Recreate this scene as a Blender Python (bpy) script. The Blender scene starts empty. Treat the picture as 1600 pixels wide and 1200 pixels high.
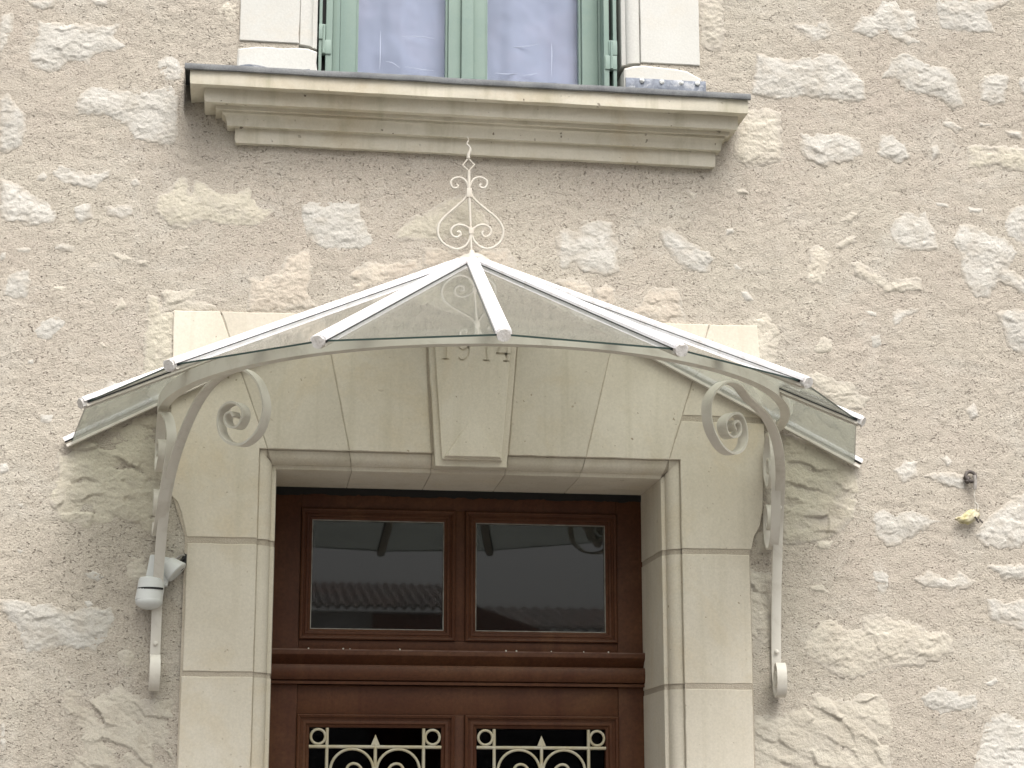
import bpy, bmesh, math, random
import numpy as np
from mathutils import Vector, Matrix
random.seed(7)
S = bpy.context.scene
C = S.collection
R = math.radians

# ------------------------------------------------------------------ camera
cam_d = bpy.data.cameras.new("camera"); cam = bpy.data.objects.new("camera", cam_d); C.objects.link(cam)
CAM = Vector((-0.7636, -6.19664, 1.6)); YAW, PIT = 0.142605, 0.225065
fw = Vector((math.sin(YAW)*math.cos(PIT), math.cos(YAW)*math.cos(PIT), math.sin(PIT)))
rt = Vector((math.cos(YAW), -math.sin(YAW), 0)); up = rt.cross(fw)
cam.matrix_world = Matrix(((rt.x, up.x, -fw.x, CAM.x), (rt.y, up.y, -fw.y, CAM.y), (rt.z, up.z, -fw.z, CAM.z), (0, 0, 0, 1)))
cam_d.sensor_width = 36; cam_d.lens = 36*3100/1600; cam_d.clip_end = 500; cam_d.clip_start = 0.05
S.camera = cam

# ------------------------------------------------------------------ sky, sun, exposure
SUN_EL, SUN_AZ = 56.0, 12.0      # overcast: a broad weak sun, high in front of the facade
w = bpy.data.worlds.new("World"); S.world = w; w.use_nodes = True
nt = w.node_tree; bg = nt.nodes["Background"]
sky = nt.nodes.new("ShaderNodeTexSky"); sky.sky_type = 'NISHITA'; sky.sun_disc = False
sky.sun_elevation = R(SUN_EL); sky.sun_rotation = R(180-SUN_AZ); sky.dust_density = 6; sky.air_density = 1.0; sky.ozone_density = 1.0
hs = nt.nodes.new("ShaderNodeHueSaturation"); hs.inputs['Saturation'].default_value = 0.22
nt.links.new(sky.outputs[0], hs.inputs['Color'])
# an overcast dome is about three times brighter overhead than at the horizon
tcw = nt.nodes.new("ShaderNodeTexCoord"); spz = nt.nodes.new("ShaderNodeSeparateXYZ"); nt.links.new(tcw.outputs['Generated'], spz.inputs[0])
mrz = nt.nodes.new("ShaderNodeMapRange"); mrz.inputs[1].default_value = 0; mrz.inputs[2].default_value = 1; mrz.inputs[3].default_value = .62; mrz.inputs[4].default_value = 2.0; nt.links.new(spz.outputs[2], mrz.inputs[0])
scz = nt.nodes.new("ShaderNodeVectorMath"); scz.operation = 'SCALE'; nt.links.new(hs.outputs[0], scz.inputs[0]); nt.links.new(mrz.outputs[0], scz.inputs['Scale'])
nt.links.new(scz.outputs[0], bg.inputs['Color'])
bg.inputs['Strength'].default_value = 0.15
sl = bpy.data.lights.new("sun", 'SUN'); sl.energy = 0.9; sl.angle = R(38); sl.color = (1, 0.955, 0.88)
so = bpy.data.objects.new("sun", sl); C.objects.link(so)
sd = Vector((math.sin(R(SUN_AZ))*math.cos(R(SUN_EL)), -math.cos(R(SUN_AZ))*math.cos(R(SUN_EL)), math.sin(R(SUN_EL))))
so.rotation_euler = sd.to_track_quat('Z', 'Y').to_euler(); so.location = sd*20
S.view_settings.view_transform = 'Standard'; S.view_settings.look = 'None'
S.view_settings.gamma = 1; S.view_settings.use_curve_mapping = False
S.view_settings.exposure = 0.34

# ------------------------------------------------------------------ materials
def mat(name, base, rough=0.8, vary=None, vscale=4.0, stain=None, sscale=1.5, grain=0.0, gscale=200.0,
        bump=0.0, bscale=120.0, bdist=0.002, rnd=0.0, metallic=0.0, spec=0.3, pits=None, stretch=None, streak=None, film=None):
    m = bpy.data.materials.new(name); m.use_nodes = True
    t = m.node_tree; N = t.nodes; L = t.links; b = N["Principled BSDF"]
    b.inputs['Roughness'].default_value = rough; b.inputs['Metallic'].default_value = metallic
    b.inputs['Specular IOR Level'].default_value = spec
    tc = N.new("ShaderNodeTexCoord"); co = tc.outputs['Object']
    if stretch:
        mp = N.new("ShaderNodeMapping"); mp.inputs['Scale'].default_value = stretch
        L.new(co, mp.inputs['Vector']); co = mp.outputs[0]
    def noise(scale, detail=6, rough_=0.6, dist=0.0, vec=None):
        n = N.new("ShaderNodeTexNoise"); n.inputs['Scale'].default_value = scale; n.inputs['Detail'].default_value = detail
        n.inputs['Roughness'].default_value = rough_; n.inputs['Distortion'].default_value = dist
        L.new(vec or co, n.inputs['Vector']); return n.outputs[0]
    def ramp(fac, a, b_):
        r = N.new("ShaderNodeMapRange"); r.inputs[1].default_value = a; r.inputs[2].default_value = b_; r.clamp = True
        L.new(fac, r.inputs[0]); return r.outputs[0]
    def mix(fac, a, b_, mode='MIX'):
        x = N.new("ShaderNodeMix"); x.data_type = 'RGBA'; x.blend_type = mode
        if isinstance(fac, float): x.inputs[0].default_value = fac
        else: L.new(fac, x.inputs[0])
        for i, v in ((6, a), (7, b_)):
            if isinstance(v, tuple): x.inputs[i].default_value = (*v, 1)
            else: L.new(v, x.inputs[i])
        return x.outputs[2]
    col = base
    if vary: col = mix(ramp(noise(vscale), 0.35, 0.65), base, vary)
    if stain:
        col = mix(ramp(noise(sscale, 8, 0.7, 0.6), 0.50, 0.78), col, stain)
    if streak:
        mp = N.new("ShaderNodeMapping"); mp.inputs['Scale'].default_value = (14, 14, 0.7); L.new(tc.outputs['Object'], mp.inputs['Vector'])
        col = mix(ramp(noise(1.0, 5, 0.6, 0.3, mp.outputs[0]), 0.52, 0.80), col, streak)
    if grain:
        g = N.new("ShaderNodeMapRange"); g.inputs[1].default_value = 0.3; g.inputs[2].default_value = 0.7
        g.inputs[3].default_value = 1-grain; g.inputs[4].default_value = 1+grain; L.new(noise(gscale, 3, 0.7), g.inputs[0])
        mm = N.new("ShaderNodeVectorMath"); mm.operation = 'SCALE'
        if isinstance(col, tuple): mm.inputs[0].default_value = col
        else: L.new(col, mm.inputs[0])
        L.new(g.outputs[0], mm.inputs['Scale']); col = mm.outputs[0]
    if rnd:
        oi = N.new("ShaderNodeObjectInfo"); g = N.new("ShaderNodeMapRange")
        g.inputs[3].default_value = 1-rnd; g.inputs[4].default_value = 1+rnd; L.new(oi.outputs['Random'], g.inputs[0])
        mm = N.new("ShaderNodeVectorMath"); mm.operation = 'SCALE'
        if isinstance(col, tuple): mm.inputs[0].default_value = col
        else: L.new(col, mm.inputs[0])
        L.new(g.outputs[0], mm.inputs['Scale']); col = mm.outputs[0]
    if film:                                       # lime mortar smeared thinly over the stone's rim
        at = N.new("ShaderNodeAttribute"); at.attribute_name = 'film'
        col = mix(at.outputs['Fac'], col, film)
    hgt = None
    if pits:
        pc, ps, p0, p1 = pits                      # dark sand grains and open pits in the mortar
        pn = ramp(noise(ps, 1, 0.5, 0.0), p0, p1)
        pn2 = ramp(noise(ps*0.23, 2, 0.5), 0.38, 0.62)
        mu = N.new("ShaderNodeMath"); mu.operation = 'MULTIPLY'; L.new(pn, mu.inputs[0]); L.new(pn2, mu.inputs[1])
        col = mix(mu.outputs[0], col, pc); hgt = mu.outputs[0]
    if isinstance(col, tuple): b.inputs['Base Color'].default_value = (*col, 1)
    else: L.new(col, b.inputs['Base Color'])
    if bump:
        bp = N.new("ShaderNodeBump"); bp.inputs['Strength'].default_value = bump; bp.inputs['Distance'].default_value = bdist
        h = noise(bscale, 4, 0.65)
        if hgt is not None:
            sb = N.new("ShaderNodeMath"); sb.operation = 'SUBTRACT'; L.new(h, sb.inputs[0]); L.new(hgt, sb.inputs[1]); h = sb.outputs[0]
        L.new(h, bp.inputs['Height']); L.new(bp.outputs[0], b.inputs['Normal'])
    return m

M = {}
M['mortar'] = mat('mortar', (.455,.414,.345), .95, vary=(.432,.382,.322), vscale=1.7, stain=(.49,.458,.40), sscale=3.2, streak=(.40,.36,.30), grain=.20, gscale=210,
                  bump=1.0, bscale=125, bdist=.005, spec=.1, pits=((.27,.235,.195), 150, .60, .72), stretch=(1,1,1.25))
M['mortar_joint'] = mat('joint_mortar', (.47,.415,.34), .95, vary=(.41,.36,.29), vscale=9, grain=.15, gscale=260, bump=.7, bscale=170, bdist=.003, spec=.1)
ST = dict(bump=1.0, bscale=130, bdist=.004, spec=.12, rnd=.07, grain=.07, gscale=140, film=(.45,.41,.35))
M['w'] = mat('pale_limestone', (.53,.508,.462), .9, vary=(.475,.45,.40), vscale=11, stain=(.425,.385,.325), sscale=9, **ST)
M['c'] = mat('cream_limestone', (.525,.487,.41), .9, vary=(.49,.445,.37), vscale=9, stain=(.42,.37,.30), sscale=7, **ST)
M['y'] = mat('yellow_limestone', (.52,.48,.39), .9, vary=(.465,.43,.35), vscale=9, stain=(.41,.36,.29), sscale=7, **ST)
M['p'] = mat('peach_limestone', (.53,.475,.395), .9, vary=(.49,.425,.35), vscale=7, stain=(.42,.37,.31), sscale=7, **ST)
AS = dict(bump=.35, bscale=70, bdist=.0016, spec=.15, rnd=.06, grain=.07, gscale=150)
M['ashlar'] = mat('dressed_limestone', (.62,.572,.485), .85, vary=(.56,.51,.42), vscale=3.2, stain=(.555,.47,.335), sscale=2.4, streak=(.50,.455,.36), pits=((.36,.30,.22), 60, .75, .78), **AS)
M['ashlar_up'] = mat('upper_dressed_limestone', (.55,.545,.51), .85, vary=(.515,.505,.465), vscale=4, stain=(.55,.50,.42), sscale=2.5, **AS)
M['sill'] = mat('sill_limestone', (.61,.57,.475), .85, vary=(.55,.51,.415), vscale=5, stain=(.45,.38,.26), sscale=3.0, streak=(.40,.37,.27), pits=((.16,.13,.10), 45, .73, .76), bump=.3, bscale=90, bdist=.0015, spec=.12, grain=.05, gscale=160)
M['zinc'] = mat('weathered_zinc', (.115,.12,.125), .6, vary=(.17,.175,.175), vscale=14, stain=(.07,.072,.075), sscale=9, grain=.2, metallic=.0, bump=.4, bscale=60, bdist=.002)
M['lead'] = mat('blue_grey_flashing', (.22,.24,.28), .6, vary=(.13,.145,.175), vscale=40, stain=(.6,.6,.6), sscale=30, metallic=.2, bump=.5, bscale=60, bdist=.003)
M['iron'] = mat('cream_painted_iron', (.66,.63,.565), .5, vary=(.62,.585,.515), vscale=6, stain=(.47,.43,.36), sscale=9, bump=.12, bscale=130, bdist=.001, spec=.4)
M['alu'] = mat('white_painted_bar', (.80,.79,.80), .5, vary=(.74,.73,.73), vscale=12, stain=(.55,.50,.45), sscale=22, bump=.1, bscale=120, bdist=.001, spec=.4)
M['cap'] = mat('bar_end_cap_paint', (.66,.645,.62), .6, vary=(.54,.51,.47), vscale=60, bump=.8, bscale=150, bdist=.004)
M['gasket'] = mat('black_gasket', (.03,.03,.032), .6)
M['finial'] = mat('finial_paint', (.55,.52,.455), .5, vary=(.50,.465,.40), vscale=20, stain=(.48,.41,.33), sscale=25, bump=.2, bscale=150, bdist=.001)
M['green'] = mat('green_painted_wood', (.25,.325,.28), .5, vary=(.225,.30,.258), vscale=6, stain=(.20,.28,.25), sscale=8, streak=(.21,.29,.26), grain=.03, bump=.15, bscale=60, bdist=.001, spec=.35)
M['door'] = mat('brown_varnished_wood', (.088,.034,.015), .52, vary=(.064,.022,.010), vscale=5, stain=(.112,.050,.022), sscale=3.5, grain=.18, gscale=90, bump=.22, bscale=50, bdist=.001, spec=.22, streak=(.058,.017,.008))
M['ledge_dust'] = mat('dusty_varnish', (.16,.095,.07), .7, vary=(.10,.045,.03), vscale=14)
M['grille'] = mat('cream_painted_grille', (.50,.47,.38), .5, vary=(.44,.39,.27), vscale=30, stain=(.40,.31,.13), sscale=35, bump=.2, bscale=120, bdist=.001)
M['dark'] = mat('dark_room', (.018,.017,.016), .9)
M['putty'] = mat('glazing_putty', (.34,.33,.30), .7, vary=(.22,.2,.17), vscale=30)
M['plastic'] = mat('white_plastic', (.60,.61,.59), .45, vary=(.56,.57,.55), vscale=8, spec=.4)
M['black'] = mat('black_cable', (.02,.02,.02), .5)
M['rust'] = mat('dark_rusty_iron', (.11,.095,.085), .6, vary=(.06,.05,.045), vscale=60, bump=.5, bscale=200, bdist=.002)
M['galv'] = mat('grey_steel', (.36,.34,.31), .5, vary=(.24,.22,.2), vscale=60)
M['string'] = mat('pale_string', (.52,.49,.43), .9)
M['scrap'] = mat('dried_yellow_scrap', (.60,.55,.43), .85, vary=(.48,.43,.20), vscale=28, stain=(.10,.06,.03), sscale=30, bump=.5, bscale=120, bdist=.003)
M['paving'] = mat('grey_paving', (.19,.18,.165), .9, vary=(.15,.145,.135), vscale=.8, grain=.1, gscale=60, bump=.4, bscale=40, bdist=.004)
M['render'] = mat('outbuilding_render', (.7,.69,.70), .9, vary=(.45,.42,.41), vscale=1.2, bump=.3, bscale=30, bdist=.005)
M['corr'] = mat('rusty_corrugated_sheet', (.16,.12,.10), .7, vary=(.10,.085,.08), vscale=1.5, stain=(.20,.09,.06), sscale=1.0)
M['redboard'] = mat('red_brown_boards', (.26,.10,.08), .8, vary=(.20,.08,.06), vscale=2)
M['curtain'] = mat('lilac_curtain', (.345,.37,.475), .9, vary=(.32,.345,.44), vscale=5, stain=(.385,.38,.475), sscale=3, spec=.05)
M['crease'] = mat('pale_crease', (.60,.62,.72), .9)

def glass(name, tint, gloss_tint=(1,1,1), haze=0.0, hazecol=(.5,.52,.46), tcol=None, ior=1.5, rough=0.01):
    m = bpy.data.materials.new(name); m.use_nodes = True
    t = m.node_tree; N = t.nodes; L = t.links; N.remove(N["Principled BSDF"]); out = N["Material Output"]
    tr = N.new("ShaderNodeBsdfTransparent"); tr.inputs[0].default_value = (*tint, 1)
    gl = N.new("ShaderNodeBsdfGlossy"); gl.inputs['Roughness'].default_value = rough; gl.inputs['Color'].default_value = (*gloss_tint, 1)
    fr = N.new("ShaderNodeFresnel"); ge = N.new('ShaderNodeNewGeometry'); im = N.new('ShaderNodeMix'); im.inputs[2].default_value = ior; im.inputs[3].default_value = 1/ior
    L.new(ge.outputs['Backfacing'], im.inputs[0]); L.new(im.outputs[0], fr.inputs[0])
    base = tr.outputs[0]
    if haze:
        d = N.new("ShaderNodeBsdfDiffuse"); d.inputs[0].default_value = (*hazecol, 1)
        tl = N.new("ShaderNodeBsdfTranslucent"); tl.inputs[0].default_value = (*(tcol or hazecol), 1)
        mm = N.new("ShaderNodeMixShader"); L.new(d.outputs[0], mm.inputs[1]); L.new(tl.outputs[0], mm.inputs[2])
        m2 = N.new("ShaderNodeMixShader")
        tc = N.new("ShaderNodeTexCoord"); n = N.new("ShaderNodeTexNoise"); n.inputs['Scale'].default_value = 7; n.inputs['Detail'].default_value = 8
        n.inputs['Roughness'].default_value = .7; L.new(tc.outputs['Object'], n.inputs['Vector'])
        r = N.new("ShaderNodeMapRange"); r.inputs[1].default_value = .35; r.inputs[2].default_value = .75
        r.inputs[3].default_value = haze*.85; r.inputs[4].default_value = haze*1.25; L.new(n.outputs[0], r.inputs[0]); L.new(r.outputs[0], m2.inputs[0])
        L.new(base, m2.inputs[1]); L.new(mm.outputs[0], m2.inputs[2]); base = m2.outputs[0]
    mx = N.new("ShaderNodeMixShader"); L.new(fr.outputs[0], mx.inputs[0]); L.new(base, mx.inputs[1]); L.new(gl.outputs[0], mx.inputs[2])
    L.new(mx.outputs[0], out.inputs['Surface']); return m
M['canopy_glass'] = glass('canopy_glass', (.82,.84,.81), haze=.30, hazecol=(.32,.335,.30), tcol=(.47,.49,.45), ior=1.3, rough=.025)
M['glass_edge'] = mat('green_glass_edge', (.05,.08,.07), .2, spec=.5)
M['pane'] = glass('door_glass', (.55,.56,.55), haze=.05, hazecol=(.30,.30,.27), ior=1.5, rough=.02)
M['lpane'] = glass('dark_door_glass', (.4,.4,.4), ior=1.18, rough=.02)
M['wpane'] = glass('window_glass', (.95,.96,.97), ior=1.3, rough=.01)

# ------------------------------------------------------------------ object helpers
def mesh_obj(name, verts, faces, m, parent=None, smooth=False, autosm=None):
    me = bpy.data.meshes.new(name); me.from_pydata([tuple(v) for v in verts], [], faces); me.update()
    me.materials.append(m); o = bpy.data.objects.new(name, me); C.objects.link(o)
    if smooth: me.polygons.foreach_set('use_smooth', [True]*len(me.polygons))
    if parent is not None: o.parent = parent
    return o
def np_obj(name, V, Q, m, parent=None, smooth=True):
    me = bpy.data.meshes.new(name); n = len(V); f = len(Q)
    me.vertices.add(n); me.vertices.foreach_set('co', V.astype(np.float32).ravel())
    me.loops.add(f*4); me.loops.foreach_set('vertex_index', Q.astype(np.int32).ravel())
    me.polygons.add(f); me.polygons.foreach_set('loop_start', np.arange(0, f*4, 4, dtype=np.int32))
    me.polygons.foreach_set('loop_total', np.full(f, 4, dtype=np.int32))
    me.polygons.foreach_set('use_smooth', np.full(f, smooth)); me.update(calc_edges=True); me.validate()
    me.materials.append(m); o = bpy.data.objects.new(name, me); C.objects.link(o)
    if parent is not None: o.parent = parent
    return o
def thing(name, label, cat, group=None):
    o = bpy.data.objects.new(name, None); C.objects.link(o); o.empty_display_size = .1
    o['label'] = label; o['category'] = cat; o['kind'] = 'thing'
    if group: o['group'] = group
    return o
def tag(o, label, cat, group=None):
    o['label'] = label; o['category'] = cat; o['kind'] = 'thing'
    if group: o['group'] = group
    return o
class MB:
    def __init__(s): s.v = []; s.f = []
    def add(s, v, f):
        k = len(s.v); s.v += [tuple(a) for a in v]; s.f += [tuple(i+k for i in q) for q in f]; return s
    def box(s, x0, x1, y0, y1, z0, z1, b=0.0):
        if b <= 0:
            v = [(x, y, z) for x in (x0, x1) for y in (y0, y1) for z in (z0, z1)]
            return s.add(v, [(0,1,3,2),(4,6,7,5),(0,4,5,1),(2,3,7,6),(0,2,6,4),(1,5,7,3)])
        bm = bmesh.new(); vs = [bm.verts.new((x, y, z)) for x in (x0, x1) for y in (y0, y1) for z in (z0, z1)]
        for q in [(0,1,3,2),(4,6,7,5),(0,4,5,1),(2,3,7,6),(0,2,6,4),(1,5,7,3)]: bm.faces.new([vs[i] for i in q])
        bmesh.ops.bevel(bm, geom=list(bm.edges), offset=b, segments=2, profile=.6, affect='EDGES')
        bm.verts.index_update(); s.add([v.co[:] for v in bm.verts], [[v.index for v in f.verts] for f in bm.faces]); bm.free(); return s
    def sweep(s, pts, secs, closed_sec=True, caps=True):
        """secs: list (per point) of rings of vectors"""
        n = len(secs[0]); k = len(s.v)
        for r in secs: s.v += [tuple(a) for a in r]
        for i in range(len(secs)-1):
            for j in range(n if closed_sec else n-1):
                a = k+i*n+j; b = k+i*n+(j+1) % n; s.f.append((a, b, b+n, a+n))
        if caps and closed_sec:
            s.f.append(tuple(k+j for j in reversed(range(n)))); e = k+(len(secs)-1)*n; s.f.append(tuple(e+j for j in range(n)))
        return s
    def tube(s, pts, r, n=8, closed=False):
        P = [Vector(p) for p in pts]; secs = []; m_ = len(P)
        up_ = Vector((0, 1, 0))
        for i, p in enumerate(P):
            if closed: t = P[(i+1) % m_]-P[i-1]
            else: t = P[min(i+1, m_-1)]-P[max(i-1, 0)]
            t.normalize(); a = t.cross(up_)
            if a.length < 1e-3: a = t.cross(Vector((1, 0, 0)))
            a.normalize(); b = t.cross(a); rr = r(i/(m_-1)) if callable(r) else r
            secs.append([p+a*math.cos(2*math.pi*j/n)*rr+b*math.sin(2*math.pi*j/n)*rr for j in range(n)])
        if closed: secs.append(secs[0])
        return s.sweep(P, secs, True, not closed)
    def build(s, name, m, parent=None, smooth=False, angle=None):
        o = mesh_obj(name, s.v, s.f, m, parent)
        bm = bmesh.new(); bm.from_mesh(o.data); bmesh.ops.recalc_face_normals(bm, faces=bm.faces)
        if angle is not None:
            for f in bm.faces: f.smooth = True
            for e in bm.edges:
                if len(e.link_faces) != 2 or e.calc_face_angle(0) > R(angle): e.smooth = False
        bm.to_mesh(o.data); bm.free(); return o
def crom(P, k=6):
    P = [Vector(p) for p in P]; out = []
    Q = [2*P[0]-P[1]]+P+[2*P[-1]-P[-2]]
    for i in range(1, len(Q)-2):
        a, b, c, d = Q[i-1:i+3]
        for j in range(k):
            t = j/k; out.append(0.5*((2*b)+(c-a)*t+(2*a-5*b+4*c-d)*t*t+(3*b-a-3*c+d)*t**3))
    out.append(P[-1]); return out

# ------------------------------------------------------------------ numpy noise
def vn(x, y, seed):
    xi = np.floor(x).astype(np.int64); yi = np.floor(y).astype(np.int64); fx = x-xi; fy = y-yi
    def h(a, b):
        n = (a*374761393+b*668265263+seed*982451653) & 0xffffffff
        n = ((n ^ (n >> 13))*1274126177) & 0xffffffff; n = n ^ (n >> 16)
        return (n & 0xffff)/65535.0*2-1
    u = fx*fx*(3-2*fx); v = fy*fy*(3-2*fy)
    a = h(xi, yi); b = h(xi+1, yi); c = h(xi, yi+1); d = h(xi+1, yi+1)
    return (a*(1-u)+b*u)*(1-v)+(c*(1-u)+d*u)*v
def fbm(x, y, seed, o=4, g=.5):
    s = 0; a = 1; t = 0
    for i in range(o): s = s+a*vn(x*2**i, y*2**i, seed+i*17); t += a; a *= g
    return s/t
def hsh(a, b, k):
    n = (a*374761393+b*668265263+k*982451653) & 0xffffffff
    n = ((n ^ (n >> 13))*1274126177) & 0xffffffff; n = n ^ (n >> 16)
    return (n & 0xffff)/65535.0
def facets(x, y, seed, off=1.0, tilt=1.0):      # broken faces: every cell a small tilted plane, stepped against its neighbours
    xi = np.floor(x).astype(np.int64); yi = np.floor(y).astype(np.int64); best = np.full(x.shape, 1e9); h = np.zeros(x.shape)
    for dx in (-1, 0, 1):
        for dy in (-1, 0, 1):
            a = xi+dx; b = yi+dy; cx = a+hsh(a, b, seed); cy = b+hsh(a, b, seed+1); d = (x-cx)**2+(y-cy)**2
            v = off*(hsh(a, b, seed+2)-.5)+tilt*((hsh(a, b, seed+3)-.5)*(x-cx)+(hsh(a, b, seed+4)-.62)*(y-cy))
            m_ = d < best; h = np.where(m_, v, h); best = np.where(m_, d, best)
    return h
def mortar_h(x, z):       # relief of the lime mortar, metres proud of the wall plane
    return fbm(x*2.2, z*2.2, 3, 2)*.005+fbm(x*9, z*11, 9, 3)*.003+fbm(x*36, z*44, 21, 3, .7)*.0027+np.maximum(vn(x*95, z*110, 44), .1)*.0016
def sdist(X, Z, poly):
    P = np.array(poly); n = len(P); d = np.full(X.shape, 1e9); ins = np.zeros(X.shape, bool)
    for i in range(n):
        ax, az = P[i]; bx, bz = P[(i+1) % n]; ex, ez = bx-ax, bz-az; L = ex*ex+ez*ez+1e-12
        t = np.clip(((X-ax)*ex+(Z-az)*ez)/L, 0, 1)
        d = np.minimum(d, np.hypot(X-ax-t*ex, Z-az-t*ez))
        c = (az > Z) != (bz > Z)
        with np.errstate(divide='ignore', invalid='ignore'):
            xx = ex*(Z-az)/(ez if ez != 0 else 1e-12)+ax
        ins ^= c & (X < xx)
    return np.where(ins, d, -d)
def grid_mesh(name, x0, x1, z0, z1, st, hfun, keep, m, parent, film=None):
    nx = max(2, int(round((x1-x0)/st))+1); nz = max(2, int(round((z1-z0)/st))+1)
    X, Z = np.meshgrid(np.linspace(x0, x1, nx), np.linspace(z0, z1, nz))
    H = hfun(X, Z); V = np.stack([X, -H, Z], -1).reshape(-1, 3)
    i = np.arange(nz-1)[:, None]*nx+np.arange(nx-1)[None, :]
    Q = np.stack([i, i+1, i+nx+1, i+nx], -1).reshape(-1, 4)
    cx = (X[:-1, :-1]+X[1:, 1:])/2; cz = (Z[:-1, :-1]+Z[1:, 1:])/2
    k = keep(cx, cz, (H[:-1, :-1]+H[1:, 1:])/2).reshape(-1); Q = Q[k]
    if len(Q) == 0: return None
    used, inv = np.unique(Q, return_inverse=True); V = V[used]; Q = inv.reshape(-1, 4)
    o = np_obj(name, V, Q, m, parent)
    if film is not None:
        a = o.data.attributes.new('film', 'FLOAT', 'POINT'); a.data.foreach_set('value', np.clip(film(V[:, 0], V[:, 2])+np.clip((.0022+V[:, 1])/.004, 0, .55), 0, 1).astype(np.float32))
    return o

# ================================================================== SETTING
g = MB().box(-60, 60, -60, 60, -.3, 0).build('ground', M['paving']); g['kind'] = 'structure'

# ------------------------------------------------------------------ the rubble wall
wall = thing('rubble_wall', 'old facade of rough limestone rubble pointed with beige lime mortar around door and window', 'wall')
DX0, DX1, DZ = -.70, .70, 2.80            # hole for the door
WX0, WX1, WZ0, WZ1 = -.60, .585, 3.99, 5.3   # hole for the window
LINT = [(-.961,3.236),(.946,3.256),(.955,3.05),(.960,2.845),(.945,2.633),(.928,2.56),(.905,2.495),(-.898,2.51),(-.915,2.59),(-.935,2.635),(-.952,2.65),(-.959,3.08)]
def keep_mortar(x, z, h):
    k = ~((x > DX0) & (x < DX1) & (z < DZ))
    k &= ~((x > WX0) & (x < WX1) & (z > WZ0) & (z < WZ1))
    k &= ~((x > -.77) & (x < -.5) & (z > 4.05)) & ~((x > .5) & (x < .755) & (z > 4.05))
    k &= ~((x > -.885) & (x < -.6) & (z < 2.52)) & ~((x > .6) & (x < .885) & (z < 2.52))
    k &= ~(sdist(x, z, LINT) > .012)
    return k
GX0, GX1, GZ0, GZ1 = -2.0, 2.2, 1.55, 4.55
grid_mesh('mortar', GX0, GX1, GZ0, GZ1, .006, mortar_h, keep_mortar, M['mortar'], wall)
b = MB()
for x0, x1, z0, z1 in ((-6, GX0, 0, 8), (GX1, 6, 0, 8), (GX0, GX1, GZ1, 8), ): 
    if z0 == GZ1:
        b.box(GX0, WX0, 0, .35, GZ1, 8); b.box(WX1, GX1, 0, .35, GZ1, 8); b.box(WX0, WX1, 0, .35, WZ1, 8)
    else: b.box(x0, x1, 0, .35, z0, z1)
b.box(GX0, DX0, 0, .35, 0, GZ0); b.box(DX1, GX1, 0, .35, 0, GZ0)
b.build('outer_mortar', M['mortar'], wall)
b = MB()                                       # the mass of the wall behind the pointing
b.box(GX0, DX0-.02, .02, .34, GZ0, DZ); b.box(DX1+.02, GX1, .02, .34, GZ0, DZ)
b.box(GX0, GX1, .02, .33, DZ+.001, WZ0); b.box(GX0, WX0-.01, .02, .34, WZ0+.001, GZ1); b.box(WX1+.01, GX1, .02, .34, WZ0+.001, GZ1)
b.build('wall_core', M['mortar_joint'], wall)

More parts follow.
